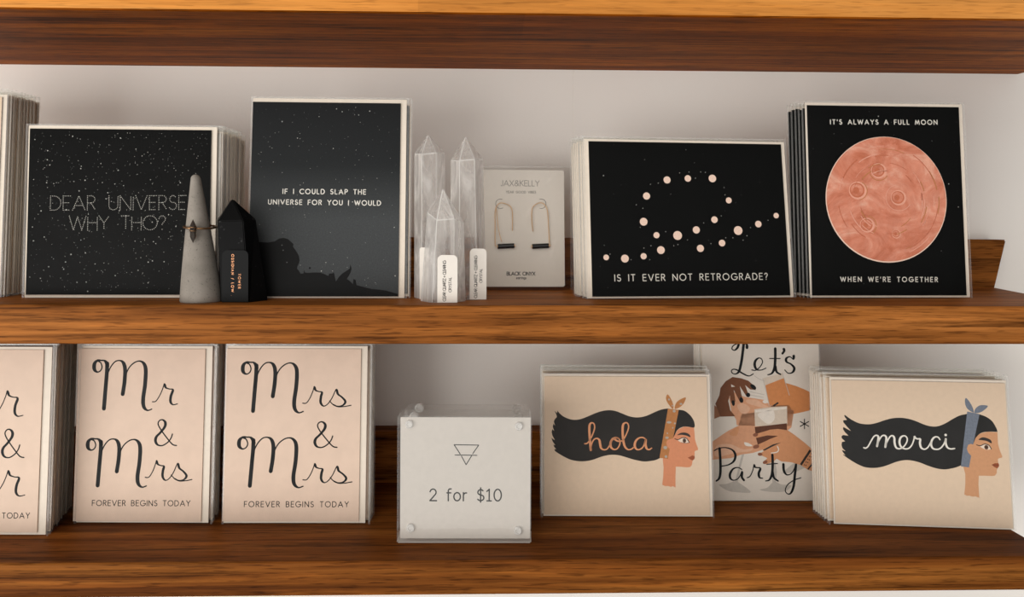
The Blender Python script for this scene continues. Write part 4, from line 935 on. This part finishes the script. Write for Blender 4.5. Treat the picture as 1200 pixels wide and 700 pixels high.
# ------------------------------------------------------------------ stones
def tower_mesh(base_pts, shoulder, apex, bevel=.00032):
    bm = bmesh.new()
    a = [bm.verts.new(p) for p in base_pts]; b = [bm.verts.new(p) for p in shoulder]; t = bm.verts.new(apex); n = len(a)
    bm.faces.new(a[::-1])
    for i in range(n):
        j = (i + 1) % n; f = bm.faces.new((a[i], a[j], b[j], b[i])); f.material_index = 2 if i in (0, 2) else 0  # chosen sides get the painted reflection
        f = bm.faces.new((b[i], b[j], t)); f.material_index = 2 if i == 2 else 0
    bmesh.ops.recalc_face_normals(bm, faces=bm.faces)
    if bevel:
        r = bmesh.ops.bevel(bm, geom=list(bm.edges), offset=bevel, segments=2, affect='EDGES')
        for f in r['faces']: f.material_index = 1
    return bm
def crystal(name, label, cat, group, px_l, px_r, py_front, apex_px, sh_l, sh_r, depth, mat, shoulder_py, seed, grow=1.0, base_y=None):
    """hexagonal point: left and right edge at the foot (photo px), front foot line, apex, shoulder heights"""
    f0 = on_plane((px_l + px_r) / 2, py_front, Z_MID); yc = f0.y + depth
    L, R = at_depth(px_l, py_front, yc).x, at_depth(px_r, py_front, yc).x
    cx, hw = (L + R) / 2, (R - L) / 2
    sl, sr = at_depth(sh_l, shoulder_py[0], yc), at_depth(sh_r, shoulder_py[1], yc)
    scx, shw = (sl.x + sr.x) / 2, (sr.x - sl.x) / 2
    ap = at_depth(*apex_px, yc)
    root = empty(name, Matrix.Translation((cx, yc, Z_MID)), label, cat, group)
    rnd = random.Random(seed)
    base = [(-hw, 0), (-hw * .42, -depth), (hw * .50, -depth), (hw, 0), (hw * .45, depth), (-hw * .5, depth)]
    base = [(x, y + rnd.uniform(-.0006, .0006) * (i % 3 != 0)) for i, (x, y) in enumerate(base)]
    k = shw / hw
    hz = [sl.z - Z_MID, (sl.z + sr.z) / 2 - Z_MID - .002, (sl.z + sr.z) / 2 - Z_MID - .001, sr.z - Z_MID, sr.z - Z_MID + .001, sl.z - Z_MID + .0015]
    shl = [(x * k + scx - cx, y * k, z) for (x, y), z in zip(base, hz)]
    bm = tower_mesh([(x, y, 0) for x, y in base], shl, (ap.x - cx, -.0008, ap.z - Z_MID))
    build('point', bm, [mat, M_QUARTZ_EDGE, M_QUARTZ_BRIGHT], root)
    front_y = lambda z: -depth - .0004
    return root, cx, yc, depth
def stone_tag(root, cx, yc, depth, x0, x1, y0, y1, mat, lines, ink_mat, chamfer=.25, tilt=0.0, off=.0012, up=True):
    """a small paper tag stuck on the front facet, its writing running along it"""
    yy = yc - depth - off
    a, b = at_depth(x0, y1, yy), at_depth(x1, y0, yy)
    xa, xb, za, zb = a.x - cx, b.x - cx, max(.0003, a.z - Z_MID), b.z - Z_MID
    w = xb - xa; r = w * chamfer
    out = [(xa, za), (xb, za)] + arc(xb - r, zb - r, r, r, 0, 90, 6) + arc(xa + r, zb - r, r, r, 90, 180, 6)
    bm = bmesh.new(); fr = [bm.verts.new((x, 0, z)) for x, z in out]; bk = [bm.verts.new((x, .0004, z)) for x, z in out]
    bm.faces.new(fr); bm.faces.new(bk[::-1])
    for i in range(len(out)):
        j = (i + 1) % len(out); bm.faces.new((fr[i], fr[j], bk[j], bk[i]))
    t = build('price_tag', bm, mat, root)
    t.location = (0, yy - yc, 0); t['label'] = 'white paper tag' if mat is M_TAGWHITE else 'matte black tag with copper writing'
    ink = Ink(); m = (xb - xa) / (x1 - x0)
    for s, fx, z0, z1, hpx, wpx in lines:
        x = xa + fx * w; lo, hi = za + (zb - za) * z0, za + (zb - za) * z1
        if up: write(ink, 'lettering', ink_mat, s, (x, lo), (x, hi), hpx * m, wpx * m)
        else: write(ink, 'lettering', ink_mat, s, (x, hi), (x, lo), hpx * m, wpx * m)
    ink.finish(t)
    return t
QG = 'clear crystal points between the night sky card and the earrings'
c1 = crystal('crystal_point', 'tall rounded clear crystal point nearest the night sky card', 'crystal', QG, 485.2, 522, 351.0, (501.6, 157.3), 485.4, 521.4, .0110, M_QUARTZ, (180, 179), 1)
stone_tag(*c1, 491.5, 503, 290, 350.8, M_TAGWHITE, [], M_INK)
c2 = crystal('crystal_point', 'tall sharp clear crystal point nearest the earring card', 'crystal', QG, 527.5, 570.5, 351.6, (545.4, 159.6), 527.9, 566.2, .0120, M_QUARTZ, (188, 186), 2)
stone_tag(*c2, 550.4, 570.2, 291.5, 351.2, M_TAGWHITE, [('CLEAR QUARTZ + CLEARING', .44, .03, .86, 3.3, .55), ('CRYSTAL', .74, .33, .60, 3.0, .5)], M_INK)
c3 = crystal('crystal_point', 'short milky crystal point standing in front of the two tall clear points', 'crystal', QG, 492.5, 545.6, 355.2, (519, 220.4), 500.5, 543.8, .0115, M_QUARTZ_CLOUDY, (249, 261), 3)
stone_tag(*c3, 512.4, 536.2, 299, 354.8, M_TAGWHITE, [('CLEAR QUARTZ + CLEARING', .42, .03, .88, 3.4, .6), ('CRYSTAL', .70, .22, .53, 3.1, .55)], M_INK)

# black tower
f0 = on_plane(285, 354.6, Z_MID); dep = .0125; yc = f0.y + dep
L, R = at_depth(258.8, 354, yc).x, at_depth(313.4, 353, yc).x; cx = (L + R) / 2
root = empty('crystal_tower', Matrix.Translation((cx, yc, Z_MID)), 'black faceted stone tower with a copper-lettered tag, beside the grey cone', 'crystal')
SL, SR, SM = at_depth(255.9, 257.4, yc), at_depth(299.2, 257.2, yc), at_depth(283.6, 258.6, yc - dep)
AP = at_depth(272.8, 232.4, yc)
bm_pt = at_depth(292, 354, yc - dep).x
base = [(L - cx, -.002, 0), (L - cx + .005, -dep, 0), (bm_pt - cx, -dep, 0), (R - cx, .001, 0), (R - cx - .008, dep, 0), (L - cx + .006, dep, 0)]
shl = [(SL.x - cx, -.002, SL.z - Z_MID), (SL.x - cx + .0035, -dep * .85, SL.z - Z_MID - .0012), (SM.x - cx, -dep * .85, SM.z - Z_MID), (SR.x - cx, .001, SR.z - Z_MID), (SR.x - cx - .006, dep * .8, SR.z - Z_MID + .002), (SL.x - cx + .005, dep * .8, SL.z - Z_MID + .002)]
build('point', tower_mesh(base, shl, (AP.x - cx, -.001, AP.z - Z_MID), .0005), [M_OBS, M_OBS, M_OBS], root)
stone_tag(root, cx, yc, dep, 260, 291, 293.5, 353.8, M_TAGBLACK, [('OBSIDIAN / LOW .', .36, .12, .92, 2.8, .55), ('TOWER', .62, .26, .54, 2.8, .5)], M_COPPER, .2, up=False)

# grey cone and the ring on it
f0 = on_plane(236.2, 356.0, Z_MID)
rb = (at_depth(260.2, 350, f0.y + .014).x - at_depth(212.3, 350, f0.y + .014).x) / 2; yc = f0.y + rb
c0 = at_depth(236.2, 352, yc); apz = at_depth(229.2, 204.6, yc); hc = apz.z - Z_MID; shear = (apz.x - c0.x)
root = empty('ring_cone', Matrix.Translation((c0.x, yc, Z_MID)), 'grey speckled concrete ring cone in front of the square starry card', 'ring holder')
bm = bmesh.new(); prof = [(0, 0), (rb * .97, 0), (rb, .0008)]; rt = .0032
cone_r = lambda z: rb + (rt - rb) * ((z / (hc - rt)) ** 1.12)
for k in range(1, 15): z = (hc - rt) * k / 14; prof.append((cone_r(z), z))
for k in range(1, 8): a = pi / 2 * k / 7; prof.append((rt * cos(a), hc - rt + rt * sin(a)))
seg = 48; rings = []
for r, z in prof:
    rings.append([bm.verts.new((r * cos(2 * pi * i / seg) + shear * z / hc, r * sin(2 * pi * i / seg), z)) for i in range(seg)] if r > 1e-5 else [bm.verts.new((shear * z / hc, 0, z))])
for s, e in zip(rings, rings[1:]):
    for i in range(seg):
        j = (i + 1) % seg
        if len(s) == 1: bm.faces.new((s[0], e[j], e[i]))
        elif len(e) == 1: bm.faces.new((s[i], s[j], e[0]))
        else: bm.faces.new((s[i], s[j], e[j], e[i]))
cone = build('cone_body', bm, M_CONC, root, smooth=True)
RZ = at_depth(234, 266, yc).z - Z_MID
rr = (at_depth(252.6, 266, yc).x - at_depth(216.4, 266, yc).x) / 2; rx = at_depth(234.5, 266, yc).x
ringm = Matrix.Translation((rx, yc, Z_MID + RZ)) @ Euler((radians(6), radians(2), 0)).to_matrix().to_4x4()
ring = empty('gemstone_ring', ringm, 'thin bronze ring with a pointed smoky stone, hanging on the grey cone', 'ring')
bm = bmesh.new()
N = 48; rs = []
for i in range(N):
    a = 2 * pi * i / N; c = Vector((cos(a), sin(a), 0))
    rs.append([bm.verts.new(c * (rr + .00055 * cos(t)) + Vector((0, 0, .0007 * sin(t)))) for t in (2 * pi * k / 10 for k in range(10))])
for i in range(N):
    for k in range(10): bm.faces.new((rs[i][k], rs[(i + 1) % N][k], rs[(i + 1) % N][(k + 1) % 10], rs[i][(k + 1) % 10]))
build('band', bm, M_BRONZE, ring, smooth=True)
sx = at_depth(227.5, 268, yc - rr).x - rx
sy = -math.sqrt(max(1e-9, rr * rr - sx * sx)) - .0018
zt, zb = at_depth(227, 254.8, yc - rr).z - Z_MID - RZ, at_depth(227, 283, yc - rr).z - Z_MID - RZ
hw = (at_depth(230.9, 268, yc - rr).x - at_depth(224.2, 268, yc - rr).x) / 2
bm = bmesh.new(); lo, hi = [], []
for k in range(6):
    a = pi / 3 * k + .3
    lo.append(bm.verts.new((sx + hw * cos(a), sy + hw * .8 * sin(a), zb + .0042))); hi.append(bm.verts.new((sx + hw * cos(a), sy + hw * .8 * sin(a), zt - .0042)))
t, b = bm.verts.new((sx, sy, zt)), bm.verts.new((sx, sy, zb))
for k in range(6):
    j = (k + 1) % 6; bm.faces.new((lo[k], lo[j], hi[j], hi[k])); bm.faces.new((hi[k], hi[j], t)); bm.faces.new((lo[j], lo[k], b))
build('gemstone', bm, M_SMOKY, ring)
bm = bmesh.new()
for dz in (-.0012, .0012): tube(bm, [(sx + (hw + .0003) * cos(a), sy + (hw * .8 + .0003) * sin(a), dz) for a in (2 * pi * k / 24 for k in range(25))], .0003, 8)
tube(bm, [(sx, sy + hw * .8, 0), (sx, sy + hw * .8 + .0014, 0)], .0007, 8)
build('setting', bm, M_BRONZE, ring, smooth=True)

# ------------------------------------------------------------------ the clear acrylic price sign
T_BACK_KEEP = T_BACK
sh = Sheet((464.8, 637.4), (622.6, 637.6), Z_LOW, 0)
H = sh.loc(545, 488)[1]; m = sh.scale(); w2 = sh.W / 2
root = empty('price_sign', sh.M, 'clear acrylic block frame with a white price card reading 2 for $10', 'sign')
def acrylic(name, x0, x1, y0, y1, z0, z1):
    bm = bmesh.new(); v, fs = box(bm, x0, x1, y0, y1, z0, z1)
    for f in fs: f.material_index = 0 if abs(f.normal.y) > .5 else 1
    bm.normal_update()
    for f in bm.faces: f.material_index = 0 if abs(f.normal.y) > .5 else 0
    bmesh.ops.bevel(bm, geom=list(bm.edges), offset=.0008, segments=2, affect='EDGES')
    bm.normal_update()
    for f in bm.faces:
        if f.calc_area() < 1.2e-4 * .9 and max(abs(c) for c in f.normal) < .999: f.material_index = 1
        if f.normal.z < -.95: f.material_index = 2
    return build(name, bm, [M_ACRYL, M_ACRYL_EDGE, M_ACRYL_BASE], root, recalc=True)
acrylic('front_block', -w2, w2, 0, .0196, 0, H)
acrylic('back_block', -w2 + .002, w2 - .001, .0202, .039, 0, H - .001)
bm = bmesh.new()
a, b, c0, d0 = fit(sh, (468.5, 489.6), (622.2, 489.8), (621.2, 632.6), (469.2, 631.4))
box(bm, a, b, .0009, .0012, c0, d0)
pc = build('price_card', bm, M_WHITE, root)
ink = Ink(); ink.layer = -90
tz = lambda pts: px_list(sh, pts, 455, 465, 6.486)
for st in ([(500, 369), (687, 372)], [(500, 369), (546, 440)], [(556, 456), (591, 521)], [(687, 372), (641, 438)], [(633, 454), (591, 521)], [(507, 447), (674, 450)]):
    ink.stroke('printed_emblem', M_INK, tz(st), 1.05 * m)
write(ink, 'lettering', M_INK, '2 for $10', sh.loc(503.6, 587.6), sh.loc(587.4, 587.9), 13.6 * m, 1.6 * m, space=.38)
ink.finish(pc, {'lettering': 'thin black price lettering', 'printed_emblem': 'black outlined triangle emblem crossed by a line'})
def pin(px, py, y0, y1, r=.0028):
    x, z = sh.loc(px, py); bm = bmesh.new()
    prof = [(r, y1), (r, y0 + .0006), (r * .8, y0), (r * .55, y0), (r * .45, y0 + .0004)]
    rings = [[bm.verts.new((x + q * cos(2 * pi * k / 24), y, z + q * sin(2 * pi * k / 24))) for k in range(24)] for q, y in prof]
    for s, e in zip(rings, rings[1:]):
        for k in range(24): bm.faces.new((s[k], s[(k + 1) % 24], e[(k + 1) % 24], e[k]))
    bm.faces.new(rings[0]); bm.faces.new(rings[-1])
    build('corner_pin_or_reflection', bm, M_PIN, root)
for p in ((479.6, 497.2), (608.2, 499.6), (481.2, 619), (607, 622.2)): pin(*p, -.0012, .0008)
for p in ((481.5, 496.5), (608, 498.5)): pin(*p, .0165, .0195, .0034)  # added rear pins standing in for reflections of the front ones
for p in ((484, 494), (607, 496)): pin(*p, .0355, .0388, .0034)
